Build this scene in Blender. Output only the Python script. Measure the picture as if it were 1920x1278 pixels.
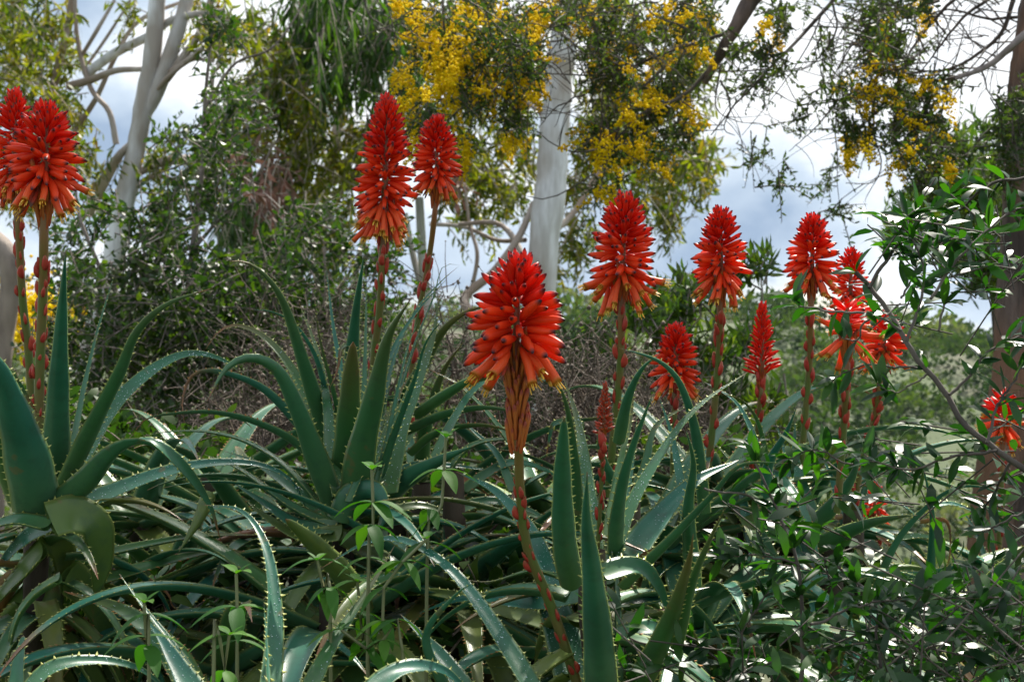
import bpy, math, random
import numpy as np
from mathutils import Vector, Matrix

for o in list(bpy.data.objects): bpy.data.objects.remove(o)
SC = bpy.context.scene
COL = SC.collection
R = math.radians

# ------------------------------------------------------------------ camera
F, CX, CY, H = 2667.0, 960.0, 639.0, 1.15
cam = bpy.data.cameras.new('camera'); camo = bpy.data.objects.new('camera', cam)
COL.objects.link(camo); SC.camera = camo
cam.lens = 50; cam.sensor_width = 36; cam.clip_start = .05; cam.clip_end = 20000
camo.location = (0, 0, H); camo.rotation_euler = (R(90), 0, 0)
cam.dof.use_dof = True; cam.dof.focus_distance = 1.4; cam.dof.aperture_fstop = 18

# ------------------------------------------------------------------ sky, sun, exposure
SUN_EL, SUN_AZ = 50.0, 24.0          # azimuth to the right of the view direction
w = bpy.data.worlds.new('World'); SC.world = w; w.use_nodes = True
nt = w.node_tree; nt.nodes.clear()
def nd(tree, typ, **kw):
    n = tree.nodes.new(typ)
    for k, v in kw.items():
        if k == 'ins':
            for a, b in v.items(): n.inputs[a].default_value = b
        else: setattr(n, k, v)
    return n
def ramp(tree, stops, interp='LINEAR'):
    n = tree.nodes.new('ShaderNodeValToRGB'); e = n.color_ramp.elements
    n.color_ramp.interpolation = interp
    while len(e) < len(stops): e.new(.5)
    for i, (p, c) in enumerate(stops):
        e[i].position = p; e[i].color = (*c, 1) if len(c) == 3 else c
    return n
sky = nd(nt, 'ShaderNodeTexSky', sky_type='NISHITA', sun_disc=False, sun_elevation=R(SUN_EL), sun_rotation=R(SUN_AZ))
tc = nd(nt, 'ShaderNodeTexCoord')
mp = nd(nt, 'ShaderNodeMapping'); mp.inputs['Scale'].default_value = (1, 1, 1.7); mp.inputs['Location'].default_value = (6.6, 1.3, 2.22)
nt.links.new(tc.outputs['Generated'], mp.inputs['Vector'])
n1 = nd(nt, 'ShaderNodeTexNoise', ins={'Scale': 3.4, 'Detail': 7, 'Roughness': .52, 'Distortion': .25})
n2 = nd(nt, 'ShaderNodeTexNoise', ins={'Scale': 3.6, 'Detail': 8, 'Roughness': .5, 'Distortion': .15})
nt.links.new(mp.outputs[0], n1.inputs['Vector']); nt.links.new(mp.outputs[0], n2.inputs['Vector'])
cover = ramp(nt, [(.31, (0, 0, 0)), (.40, (1, 1, 1))])
nt.links.new(n1.outputs['Fac'], cover.inputs[0])
shade = ramp(nt, [(.36, (2.0, 2.65, 3.6)), (.455, (3.6, 4.25, 5.0)), (.53, (6.5, 6.7, 6.9))])
nt.links.new(n2.outputs['Fac'], shade.inputs[0])
mx = nd(nt, 'ShaderNodeMix', data_type='RGBA')
nt.links.new(cover.outputs[0], mx.inputs[0]); nt.links.new(sky.outputs[0], mx.inputs[6]); nt.links.new(shade.outputs[0], mx.inputs[7])
bg = nd(nt, 'ShaderNodeBackground', ins={'Strength': .1})
nt.links.new(mx.outputs[2], bg.inputs[0])
out = nd(nt, 'ShaderNodeOutputWorld'); nt.links.new(bg.outputs[0], out.inputs[0])

sl = bpy.data.lights.new('sun', 'SUN'); sl.energy = 5.0; sl.angle = R(.9); sl.color = (1, .94, .84)
so = bpy.data.objects.new('sun', sl); COL.objects.link(so)
sd = Vector((math.sin(R(SUN_AZ))*math.cos(R(SUN_EL)), math.cos(R(SUN_AZ))*math.cos(R(SUN_EL)), math.sin(R(SUN_EL))))
so.rotation_euler = sd.to_track_quat('Z', 'Y').to_euler(); so.location = sd*50
SC.view_settings.view_transform = 'Standard'; SC.view_settings.look = 'None'
SC.view_settings.exposure = 1.0; SC.view_settings.gamma = 1; SC.view_settings.use_curve_mapping = False
SC.render.engine = 'CYCLES'
cy = SC.cycles; cy.max_bounces = 6; cy.diffuse_bounces = 3; cy.glossy_bounces = 2; cy.transmission_bounces = 4; cy.transparent_max_bounces = 4
cy.sample_clamp_indirect = 4; cy.use_denoising = True; cy.caustics_reflective = False; cy.caustics_refractive = False

# ------------------------------------------------------------------ helpers
rng = np.random.default_rng(7)
def P(px, py, d): return np.array(((px-CX)*d/F, d, H-(py-CY)*d/F))
def nrm(v): 
    v = np.asarray(v, float); return v/np.maximum(np.linalg.norm(v, axis=-1, keepdims=True), 1e-9)
def ss(a, b, x): 
    t = np.clip((x-a)/(b-a), 0, 1); return t*t*(3-2*t)
def catmull(pts, n):
    p = np.asarray(pts, float)
    if len(p) == 2: p = np.array([p[0], (p[0]+p[1])/2, p[1]])
    q = np.vstack([2*p[0]-p[1], p, 2*p[-1]-p[-2]]); out = []
    for i in range(1, len(q)-2):
        t = np.linspace(0, 1, 12, endpoint=False)[:, None]
        a, b, c, d = q[i-1], q[i], q[i+1], q[i+2]
        out.append(.5*((2*b)+(c-a)*t+(2*a-5*b+4*c-d)*t**2+(-a+3*b-3*c+d)*t**3))
    out = np.vstack(out+[p[-1:]])
    L = np.concatenate([[0], np.cumsum(np.linalg.norm(np.diff(out, axis=0), axis=1))])
    s = np.linspace(0, L[-1], n)
    return np.stack([np.interp(s, L, out[:, k]) for k in range(out.shape[1])], 1)
def mesh(name, V, faces, mats, mi=None, attrs=None, smooth=True):
    """faces: list of int arrays, each (n,k)"""
    me = bpy.data.meshes.new(name); V = np.ascontiguousarray(V, np.float32)
    faces = [np.asarray(f, np.int32) for f in faces if len(f)]
    loops = np.concatenate([f.ravel() for f in faces])
    tot = np.concatenate([np.full(len(f), f.shape[1]) for f in faces])
    st = np.concatenate([[0], np.cumsum(tot)[:-1]]).astype(np.int32)
    me.vertices.add(len(V)); me.vertices.foreach_set('co', V.ravel())
    me.loops.add(len(loops)); me.loops.foreach_set('vertex_index', loops)
    me.polygons.add(len(tot)); me.polygons.foreach_set('loop_start', st)
    for m in (mats if isinstance(mats, (list, tuple)) else [mats]): me.materials.append(m)
    if mi is not None: me.polygons.foreach_set('material_index', np.asarray(mi, np.int32))
    me.update(calc_edges=True)
    if smooth: me.polygons.foreach_set('use_smooth', np.ones(len(tot), bool))
    for k, a in (attrs or {}).items():
        at = me.attributes.new(k, 'FLOAT', 'POINT'); at.data.foreach_set('value', np.asarray(a, np.float32))
    return me
def obj(name, me, parent=None, loc=None):
    o = bpy.data.objects.new(name, me); COL.objects.link(o)
    if parent is not None: o.parent = parent
    if loc is not None: o.location = loc
    return o
def tag(o, label=None, cat=None, group=None, kind=None):
    for k, v in (('label', label), ('category', cat), ('group', group), ('kind', kind)):
        if v: o[k] = v
    return o
def empty(name, loc, label, cat, group=None):
    o = bpy.data.objects.new(name, None); COL.objects.link(o); o.location = loc; o.empty_display_size = .1
    tag(o, label, cat, group); return o
def base(o): return np.array(o.location)
def tubes(PTS, RAD, sides=4):
    """M polylines of K points -> verts, quad faces"""
    PTS = np.asarray(PTS, float); M, K, _ = PTS.shape; RAD = np.broadcast_to(RAD, (M, K))
    T = nrm(np.gradient(PTS, axis=1)); ref = np.where(np.abs(T[..., 2:3]) > .9, np.array([1., 0, 0]), np.array([0, 0, 1.]))
    ref = np.broadcast_to(ref[:, :1], T.shape)
    A = nrm(np.cross(T, ref)); B = np.cross(T, A)
    ang = np.arange(sides)*2*np.pi/sides
    V = PTS[:, :, None]+RAD[:, :, None, None]*(np.cos(ang)[:, None]*A[:, :, None]+np.sin(ang)[:, None]*B[:, :, None])
    m, k, s = np.meshgrid(np.arange(M), np.arange(K-1), np.arange(sides), indexing='ij')
    i = lambda kk, s_: (m*K+kk)*sides+s_ % sides
    Fq = np.stack([i(k, s), i(k, s+1), i(k+1, s+1), i(k+1, s)], -1).reshape(-1, 4)
    return V.reshape(-1, 3), Fq
def lances(pos, d, L, W, bend=.15, fold=.12, up=None):
    """leaf blades: 6 verts, 4 tris each"""
    N = len(pos); d = nrm(d); h = nrm(rng.normal(size=(N, 3))) if up is None else nrm(up+rng.normal(size=(N, 3))*.45)
    S = nrm(np.cross(d, h)); n = np.cross(S, d); L = np.asarray(L)[:, None]; W = np.asarray(W)[:, None]
    b = bend*L*rng.uniform(.2, 1.3, (N, 1))
    p1 = pos+d*L*.32+n*b*.1; p2 = pos+d*L*.68-n*b*.15; t = pos+d*L*.98-n*b
    f = fold*W
    V = np.stack([pos, p1-S*W*.5+n*f, p1+S*W*.5+n*f, p2-S*W*.42+n*f, p2+S*W*.42+n*f, t], 1).reshape(-1, 3)
    o = (np.arange(N)*6)[:, None]
    Fc = np.concatenate([o+np.array([0, 2, 1]), o+np.array([1, 2, 4]), o+np.array([1, 4, 3]), o+np.array([3, 4, 5])])
    return V, Fc
class Bag:
    def __init__(s): s.V = []; s.F = []; s.r = []; s.m = []; s.n = 0
    def add(s, V, Fc, rnd=0., mi=0):
        s.V.append(V); s.F.append(np.asarray(Fc)+s.n); s.n += len(V)
        s.r.append(np.broadcast_to(rnd, len(V))); s.m.append(np.full(len(Fc), mi))
    def build(s, name, mats, parent=None, smooth=False, off=None):
        V = np.concatenate(s.V)
        if parent is not None: V = V-base(parent)
        me = mesh(name, V, s.F, mats, np.concatenate(s.m), {'rnd': np.concatenate(s.r)}, smooth)
        return obj(name, me, parent)

# ------------------------------------------------------------------ materials
def mat(name):
    m = bpy.data.materials.new(name); m.use_nodes = True; t = m.node_tree; t.nodes.clear()
    o = nd(t, 'ShaderNodeOutputMaterial'); b = nd(t, 'ShaderNodeBsdfPrincipled'); t.links.new(b.outputs[0], o.inputs[0])
    return m, t, b, o
def mixc(t, fac, a, b, mode='MIX'):
    n = nd(t, 'ShaderNodeMix', data_type='RGBA', blend_type=mode)
    for i, v in ((0, fac), (6, a), (7, b)):
        if hasattr(v, 'is_output'): t.links.new(v, n.inputs[i])
        elif i == 0: n.inputs[0].default_value = v
        else: n.inputs[i].default_value = (*v, 1)
    return n.outputs[2]
def noise(t, scale, detail=4, rough=.55, coord='Object', stretch=None):
    c = nd(t, 'ShaderNodeTexCoord'); n = nd(t, 'ShaderNodeTexNoise', ins={'Scale': scale, 'Detail': detail, 'Roughness': rough})
    src = c.outputs[coord]
    if stretch:
        mpn = nd(t, 'ShaderNodeMapping'); mpn.inputs['Scale'].default_value = stretch
        t.links.new(src, mpn.inputs[0]); src = mpn.outputs[0]
    t.links.new(src, n.inputs['Vector']); return n.outputs['Fac']
def attr(t, n): return nd(t, 'ShaderNodeAttribute', attribute_name=n).outputs['Fac']
def bump(t, b, h, strength=.3, dist=.002):
    n = nd(t, 'ShaderNodeBump', ins={'Strength': strength, 'Distance': dist}); t.links.new(h, n.inputs['Height']); t.links.new(n.outputs[0], b.inputs['Normal']); return n
def leafmat(name, cols, rough=.4, trans=.35, tint=(1.5, 1.7, .7), per_object=False, spec=.5):
    m, t, b, o = mat(name)
    src = nd(t, 'ShaderNodeObjectInfo').outputs['Random'] if per_object else attr(t, 'rnd')
    r = ramp(t, [(i/(len(cols)-1), c) for i, c in enumerate(cols)]); t.links.new(src, r.inputs[0])
    t.links.new(r.outputs[0], b.inputs['Base Color']); b.inputs['Roughness'].default_value = rough; b.inputs['Specular IOR Level'].default_value = spec
    tr = nd(t, 'ShaderNodeBsdfTranslucent'); t.links.new(mixc(t, 1., r.outputs[0], tint, 'MULTIPLY'), tr.inputs[0])
    ms = nd(t, 'ShaderNodeMixShader', ins={0: trans}); t.links.new(b.outputs[0], ms.inputs[1]); t.links.new(tr.outputs[0], ms.inputs[2])
    t.links.new(ms.outputs[0], o.inputs[0]); return m
def barkmat(name, c1, c2, c3, scale=8, stretch=(1, 1, .25), bstr=.5, bdist=.01, rough=.85):
    m, t, b, o = mat(name); f = noise(t, scale, 6, .6, stretch=stretch); g = noise(t, scale*.25, 3, .5, stretch=(1, 1, .5))
    c = mixc(t, ramp_fac(t, f, .4, .6), c1, c2); c = mixc(t, ramp_fac(t, g, .46, .62), c, c3)
    t.links.new(c, b.inputs['Base Color']); b.inputs['Roughness'].default_value = rough; bump(t, b, f, bstr, bdist); return m
def ramp_fac(t, f, a, b_):
    r = ramp(t, [(a, (0, 0, 0)), (b_, (1, 1, 1))]); t.links.new(f, r.inputs[0]); return r.outputs[0]

# aloe leaf: waxy blue green, pale margin, dry tips
def aloemat(name, c_lo, c_hi, c_age):
    m, t, b, o = mat(name)
    oi = nd(t, 'ShaderNodeObjectInfo').outputs['Random']
    f = noise(t, 14, 4, .55); st = noise(t, 60, 3, .6)
    c = mixc(t, ramp_fac(t, f, .32, .7), c_lo, c_hi)
    c = mixc(t, ramp_fac(t, oi, .1, 1.), c, c_age)
    bas = ramp_fac(t, attr(t, 'base'), .1, 1.)
    mm = nd(t, 'ShaderNodeMath', operation='MULTIPLY', ins={1: .45}); t.links.new(bas, mm.inputs[0])
    c = mixc(t, mm.outputs[0], c, (.13, .19, .045))
    mb = nd(t, 'ShaderNodeMath', operation='MULTIPLY', ins={1: .42}); t.links.new(ramp_fac(t, st, .5, .7), mb.inputs[0])
    c = mixc(t, mb.outputs[0], c, (.03, .075, .05))
    e = nd(t, 'ShaderNodeMath', operation='MULTIPLY', ins={1: .85}); t.links.new(ramp_fac(t, attr(t, 'edge'), .5, 1.), e.inputs[0])
    c = mixc(t, e.outputs[0], c, (.22, .27, .07))
    d = mixc(t, ramp_fac(t, st, .35, .65), (.30, .13, .055), (.17, .095, .055))
    sp = noise(t, 28, 3, .6)                          # scattered old scars
    scar = nd(t, 'ShaderNodeMath', operation='MULTIPLY', ins={1: .55}); t.links.new(ramp_fac(t, sp, .66, .70), scar.inputs[0])
    c = mixc(t, scar.outputs[0], c, (.17, .12, .05))
    al = nd(t, 'ShaderNodeMath', operation='MULTIPLY'); t.links.new(ramp_fac(t, attr(t, 'along'), .45, 1.), al.inputs[0]); t.links.new(ramp_fac(t, oi, .45, .95), al.inputs[1])
    c = mixc(t, al.outputs[0], c, (.15, .095, .03))
    c = mixc(t, attr(t, 'dry'), c, d)
    t.links.new(c, b.inputs['Base Color']); b.inputs['Roughness'].default_value = .36; b.inputs['Specular IOR Level'].default_value = .38
    bump(t, b, st, .12, .002)
    tr = nd(t, 'ShaderNodeBsdfTranslucent'); t.links.new(mixc(t, 1., c, (1.1, 1.25, .7), 'MULTIPLY'), tr.inputs[0])
    ms = nd(t, 'ShaderNodeMixShader', ins={0: .16}); t.links.new(b.outputs[0], ms.inputs[1]); t.links.new(tr.outputs[0], ms.inputs[2])
    t.links.new(ms.outputs[0], o.inputs[0]); return m
M = {}
M['aloe'] = aloemat('aloe_leaf', (.016, .112, .078), (.040, .182, .125), (.046, .145, .038))
M['aloe_old'] = aloemat('aloe_leaf_old', (.065, .125, .030), (.10, .165, .040), (.15, .17, .035))
m, t, b, o = mat('aloe_tooth'); b.inputs['Base Color'].default_value = (.36, .38, .10, 1); b.inputs['Roughness'].default_value = .4; M['tooth'] = m
m, t, b, o = mat('aloe_tooth_red'); b.inputs['Base Color'].default_value = (.42, .2, .06, 1); b.inputs['Roughness'].default_value = .4; M['tooth_red'] = m
m, t, b, o = mat('dew'); b.inputs['Base Color'].default_value = (.5, .62, .64, 1); b.inputs['Roughness'].default_value = .12; b.inputs['IOR'].default_value = 1.45; M['dew'] = m  # drops are clear; their bright glints are put into this pale colour
def floretmat(name, c0, c1, tip, tstart, trans=.22):
    m, t, b, o = mat(name); r = ramp(t, [(0, c0), (.45, c1), (tstart, c1), (min(tstart+.13, .99), tip)]); t.links.new(attr(t, 't'), r.inputs[0])
    oi = nd(t, 'ShaderNodeObjectInfo').outputs['Random']
    c = mixc(t, ramp_fac(t, oi, 0, 1), r.outputs[0], (.86, .78, .9), 'MULTIPLY')
    t.links.new(c, b.inputs['Base Color']); b.inputs['Roughness'].default_value = .36; b.inputs['Specular IOR Level'].default_value = .35
    tr = nd(t, 'ShaderNodeBsdfTranslucent'); t.links.new(c, tr.inputs[0])
    ms = nd(t, 'ShaderNodeMixShader', ins={0: trans}); t.links.new(b.outputs[0], ms.inputs[1]); t.links.new(tr.outputs[0], ms.inputs[2]); t.links.new(ms.outputs[0], o.inputs[0])
    return m
DK = (.055, .018, .03)
M['open'] = floretmat('floret_open', (.90, .065, .014), (.97, .15, .036), (.60, .25, .03), .86, .42)
M['mid'] = floretmat('floret_ripe', (.90, .036, .010), (.96, .090, .020), DK, .84, .42)
M['bud'] = floretmat('floret_bud', (.84, .022, .010), (.88, .034, .012), (.13, .012, .02), .82, .40)
M['young'] = floretmat('floret_young', (.46, .05, .02), (.50, .07, .03), (.16, .08, .05), .7, .1)
m, t, b, o = mat('stamen'); b.inputs['Base Color'].default_value = (.75, .42, .04, 1); M['stamen'] = m
M['pedicel'] = floretmat('pedicel', (.42, .08, .02), (.52, .15, .03), (.32, .05, .02), .75, .25)
M['bract'] = floretmat('bract', (.30, .022, .016), (.50, .055, .04), (.42, .11, .06), .7, .15)
m, t, b, o = mat('stalk'); f = noise(t, 30, 3); c = mixc(t, ramp_fac(t, f, .42, .6), (.065, .115, .022), (.12, .10, .03))
c = mixc(t, ramp_fac(t, attr(t, 'rnd'), .0, 1.), c, (.27, .055, .02)); t.links.new(c, b.inputs['Base Color']); b.inputs['Roughness'].default_value = .45; M['stalk'] = m
M['stem'] = barkmat('aloe_stem', (.055, .038, .026), (.025, .018, .013), (.11, .08, .05), 25)
M['gum_bark'] = barkmat('gum_bark', (.70, .71, .74), (.47, .465, .47), (.34, .30, .265), 16, (1, 1, .13), .7, .01, .7)
M['gum_limb'] = barkmat('gum_limb_bark', (.42, .37, .33), (.30, .25, .21), (.22, .16, .12), 9, (1, 1, .4), .3, .006, .75)
M['rough_bark'] = barkmat('rough_bark', (.185, .135, .115), (.055, .040, .035), (.20, .105, .065), 16, (1, 1, .12), 1., .03, .9)
M['brown_bark'] = barkmat('brown_bark', (.19, .15, .12), (.075, .055, .045), (.28, .23, .19), 16, (1, 1, .2), .8, .02)
M['twig'] = barkmat('twig_bark', (.075, .06, .05), (.045, .035, .03), (.12, .10, .085), 40)
M['grey_twig'] = barkmat('grey_twig_bark', (.19, .155, .14), (.12, .095, .085), (.26, .22, .20), 40)
M['dry_twig'] = barkmat('dry_twig', (.095, .068, .050), (.050, .036, .028), (.16, .125, .09), 40)
M['gum_leaf'] = leafmat('gum_leaf', [(.014, .034, .007), (.042, .070, .009), (.105, .125, .012), (.15, .10, .015)], .45, .52, (2.3, 2.2, .4), spec=.3)
M['weep_leaf'] = leafmat('weeping_leaf', [(.014, .042, .012), (.030, .070, .014), (.060, .105, .014)], .42, .45, (1.8, 2.1, .4), spec=.3)
M['dead_leaf'] = leafmat('dead_leaf', [(.12, .055, .04), (.20, .11, .08)], .7, .2, (1.1, 1, .9))
M['shrub_leaf'] = leafmat('shrub_leaf', [(.009, .026, .008), (.020, .048, .012), (.060, .092, .012)], .46, .40, (2.1, 2.3, .4), spec=.35)
M['herb_under'] = leafmat('under_leaf', [(.010, .032, .008), (.024, .060, .011), (.055, .095, .012)], .5, .32, (1.6, 1.8, .4), spec=.25)
M['wattle_leaf'] = leafmat('wattle_leaf', [(.014, .032, .012), (.030, .055, .016), (.065, .085, .018)], .5, .42, (1.8, 1.9, .5), spec=.25)
M['blossom'] = leafmat('wattle_blossom', [(.74, .50, .004), (.85, .64, .006), (.92, .74, .012)], .8, .45, (1.0, 1.05, .4), spec=.1)
M['oleander'] = leafmat('oleander_leaf', [(.012, .036, .010), (.036, .075, .014), (.12, .16, .014)], .36, .42, (1.9, 2.0, .4), spec=.35)
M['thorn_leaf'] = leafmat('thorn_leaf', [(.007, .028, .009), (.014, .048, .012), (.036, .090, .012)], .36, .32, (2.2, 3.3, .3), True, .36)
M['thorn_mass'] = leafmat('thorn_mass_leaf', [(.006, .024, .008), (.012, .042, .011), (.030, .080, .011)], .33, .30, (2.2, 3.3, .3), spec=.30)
M['herb'] = leafmat('herb_leaf', [(.024, .095, .014), (.042, .135, .018), (.075, .18, .020)], .6, .36, (1.4, 1.7, .4), True, .2)
m, t, b, o = mat('herb_stem'); b.inputs['Base Color'].default_value = (.16, .17, .08, 1); M['herb_stem'] = m
M['scrub'] = leafmat('scrub_leaf', [(.014, .034, .012), (.036, .068, .018), (.080, .120, .026), (.16, .17, .10)], .9, .3, (1.5, 1.7, .5), spec=.06)
m, t, b, o = mat('soil'); f = noise(t, 3, 8, .6); g = noise(t, .05, 5, .6)
c = mixc(t, ramp_fac(t, f, .4, .6), (.045, .032, .022), (.085, .065, .042)); c = mixc(t, ramp_fac(t, g, .3, .5), c, (.06, .085, .03))
t.links.new(c, b.inputs['Base Color']); b.inputs['Roughness'].default_value = .95; bump(t, b, f, .6, .03); M['soil'] = m

# ------------------------------------------------------------------ ground and hillside
def ridge(x): return 1.2+1.1*np.sin(x*.021+2.2)+.8*np.sin(x*.06+.4)+.02*np.clip(-x, 0, 80)-.012*np.clip(x, 0, 120)
def terr(x, y):
    z = -24*ss(5.2, 62, y)+(24+H+ridge(x))*ss(60, 195, y)-14*ss(240, 500, y)+30*ss(600, 3000, y)*0
    return z+.05*np.sin(x*2.1+y*1.3)*ss(1.5, 5, y)+1.2*np.sin(x*.11+1)*np.sin(y*.09)*ss(40, 90, y)
gx = np.sign(np.linspace(-1, 1, 141))*np.abs(np.linspace(-1, 1, 141))**3*4000+np.linspace(-1, 1, 141)*20
gy = np.concatenate([np.linspace(-60, 0, 10, endpoint=False), np.linspace(0, 12, 40, endpoint=False), np.geomspace(12, 9000, 110)])
GX, GY = np.meshgrid(gx, gy); GZ = terr(GX, GY)
ny, nx = GX.shape; ii = (np.arange(ny-1)[:, None]*nx+np.arange(nx-1)).ravel()
tag(obj('ground', mesh('ground', np.stack([GX, GY, GZ], -1).reshape(-1, 3), [np.stack([ii, ii+1, ii+nx+1, ii+nx], 1)], M['soil'])), kind='structure')

bag = Bag()                                          # far scrub that reads as one mass
NB = 1500
yy = np.exp(rng.uniform(np.log(52), np.log(225), NB)); xx = rng.uniform(-.52, .55, NB)*yy; zz = terr(xx, yy)
rad = rng.gamma(4., .5, NB).clip(.8, 4.2)*(.5+yy/300); tone = rng.beta(2, 2.6, NB)
tone = np.where(rng.uniform(size=NB) < .08, .97, tone*.9)
NL = 210
dv = nrm(rng.normal(size=(NB, NL, 3))*[1, 1, .9]+[0, 0, .35]); rr = rng.uniform(.55, 1.02, (NB, NL, 1))**.5
lump = 1+.28*np.sin(dv[..., :1]*5+rng.uniform(0, 6, (NB, 1, 1)))*np.sin(dv[..., 2:]*6+rng.uniform(0, 6, (NB, 1, 1)))
cen = np.stack([xx, yy, zz+rad*.35], 1)[:, None]; pos = cen+dv*rr*lump*rad[:, None, None]*[1, 1, .78]
ld = nrm(dv+rng.normal(size=dv.shape)*.8)
V, Fc = lances(pos.reshape(-1, 3), ld.reshape(-1, 3), np.repeat(rad*.23, NL)*rng.uniform(.6, 1.3, NB*NL), np.repeat(rad*.14, NL))
bag.add(V, Fc, np.repeat(np.clip(np.repeat(tone, NL)+rng.normal(0, .1, NB*NL), 0, 1), 6))
tag(bag.build('hillside_scrub', [M['scrub']]), 'dense green scrub covering the far hillside', 'scrub', kind='stuff')

# ------------------------------------------------------------------ foliage generator
def foliage(bag, blobs, style, twigs_bag=None, dens=1., mi=0, tmi=1):
    """blobs: (px,py,rx,ry,depth,twigs). Each twig carries leaves along it."""
    st = dict(droop=dict(tl=(.16, .38), k=13, L=(.06, .115), W=.23, d=(0, 0, -.6), js=.65, ld=(0, 0, -.55), lj=.75, thick=.0022, dd=.07),
              weep=dict(tl=(.18, .45), k=12, L=(.09, .17), W=.14, d=(0, 0, -.9), js=.35, ld=(0, 0, -.9), lj=.42, thick=.0025, dd=.06),
              bushy=dict(tl=(.10, .24), k=13, L=(.020, .040), W=.44, d=(0, 0, .25), js=.9, ld=(0, 0, .2), lj=.9, thick=.0016, dd=.06),
              wattle=dict(tl=(.06, .16), k=20, L=(.012, .027), W=.34, d=(0, 0, -.35), js=.8, ld=(0, 0, -.2), lj=.8, thick=.0014, dd=.08),
              lance=dict(tl=(.05, .14), k=13, L=(.04, .08), W=.18, d=(0, 0, .9), js=.5, ld=(0, 0, .5), lj=.8, thick=.002, dd=.05),
              under=dict(tl=(.06, .18), k=10, L=(.02, .045), W=.5, d=(0, 0, .5), js=.8, ld=(0, 0, .3), lj=.9, thick=.0015, dd=.08))[style]
    for (px, py, rx, ry, d, n) in blobs:
        n = max(2, int(n*dens)); nc = max(2, n//5); a = rng.uniform(0, 2*np.pi, nc); r = np.sqrt(rng.uniform(0, 1, nc))*rng.uniform(.75, 1.15, nc); ci = rng.integers(0, nc, n)
        cs = 9.+.10*min(rx, ry)
        dep = d*(1+rng.normal(0, st['dd'], nc)[ci]+rng.normal(0, .012, n)); X = px+(rx*r*np.cos(a))[ci]+rng.normal(0, cs, n); Y = py+(ry*r*np.sin(a))[ci]+rng.normal(0, cs*.8, n)
        if style == 'wattle': X = np.where((np.abs(X-1052) < 46) & (Y > 45), X+np.where(X < 1046, -60, 60), X)
        p0 = np.stack([(X-CX)*dep/F, dep, H-(Y-CY)*dep/F], 1)
        td = nrm(np.array(st['d'])+rng.normal(size=(n, 3))*st['js']); tl = rng.uniform(*st['tl'], n)
        u = np.linspace(0, 1, 5)[None, :, None]; tp = p0[:, None]+(td*tl[:, None])[:, None]*(u-.5)+np.array([0, 0, -1.])*tl[:, None, None]*.18*u**2
        V, Fq = tubes(tp, np.linspace(1, .45, 5)*st['thick']*d**.3, 3)
        (twigs_bag or bag).add(V, Fq, .5, tmi)
        k = st['k']; U = (np.arange(k)+rng.uniform(0, .9, (n, k)))/k
        lp = p0[:, None]+(td*tl[:, None])[:, None]*(U[..., None]-.5)+np.array([0, 0, -1.])*tl[:, None, None]*.18*U[..., None]**2
        ld = nrm(td[:, None]*.5+np.array(st['ld'])+rng.normal(size=(n, k, 3))*st['lj'])
        L = rng.uniform(*st['L'], n*k)*(1-.3*U.ravel()); 
        V, Fc = lances(lp.reshape(-1, 3), ld.reshape(-1, 3), L, L*st['W']*rng.uniform(.75, 1.2, n*k))
        tone = np.clip(rng.beta(2, 2, n)[:, None]*.75+rng.uniform(0, .3, (n, k)), 0, 1)
        bag.add(V, Fc, np.repeat(tone.ravel(), 6), mi)
def limb(name, pts, radii, material, parent, sides=8, n=None, wob=0.):
    """pts: (px,py,depth) list; radii in pixels at that depth"""
    W = np.array([P(*p) for p in pts]); n = n or max(8, len(pts)*5); c = catmull(W, n)
    rp = np.array([r*p[2]/F for r, p in zip(radii, pts)]); rr = np.interp(np.linspace(0, 1, n), np.linspace(0, 1, len(rp)), rp)
    if wob: c = c+np.cumsum(rng.normal(0, wob, (n, 3)), 0)*rr.mean()*.2; rr = rr*(1+rng.normal(0, .04, n))
    V, Fq = tubes(c[None], rr[None], sides)
    return obj(name, mesh(name, V-base(parent), [Fq], material, attrs={'rnd': np.full(len(V), .5)}), parent)
def twig_lines(bag, lines, mi=0, sides=4, wob=.012, sub=0, subl=(.08, .3)):
    """traced bare twigs (px,py,depth ...), radius px; sub = side shoots per line"""
    for pts, r0, r1 in lines:
        c = catmull(np.array([P(*p) for p in pts]), 16); d = pts[0][2]
        c = c+np.cumsum(rng.normal(0, wob*.25, c.shape), 0)*.5
        V, Fq = tubes(c[None], np.linspace(r0, r1, 16)[None]*d/F, sides); bag.add(V, Fq, .5, mi)
        for _ in range(sub):
            i = rng.integers(2, 14); dirn = nrm(c[i+1]-c[i]+rng.normal(size=3)*.7); Ls = rng.uniform(*subl)
            u = np.linspace(0, 1, 7)[:, None]; q = c[i]+dirn*Ls*u+rng.normal(size=3)*[1, .5, 1]*.25*Ls*u**2
            V, Fq = tubes(q[None], np.linspace(max(r1, r0*.45), r1*.6, 7)[None]*d/F, 3); bag.add(V, Fq, .5, mi)

# ------------------------------------------------------------------ gum trees behind
G = terr
def tree_root(name, px, d, label, cat='tree', group=None, py=None):
    x = (px-CX)*d/F; return empty(name, (x, d, float(terr(x, d))), label, cat, group)
g1 = tree_root('gum_tree', 130, 9., 'pale gum tree on the left with a forked smooth trunk', group='gum trees')
limb('trunk', [(120, 1150, 9), (146, 780, 9), (190, 560, 9), (228, 385, 9), (262, 220, 9), (282, 90, 9), (298, -60, 9), (330, -300, 9.2)], [30, 27, 25, 22, 19, 16, 14, 9], M['gum_bark'], g1, 14, 60, .25)
limb('limb', [(262, 225, 9), (290, 180, 9), (320, 100, 9), (350, 0, 9), (385, -160, 9)], [13, 15, 13, 12, 7], M['gum_bark'], g1, 10)
limb('limb', [(254, 262, 9), (225, 290, 9), (195, 340, 9.2), (165, 400, 9.4)], [5, 10, 11, 10], M['gum_limb'], g1, 8)
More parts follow.
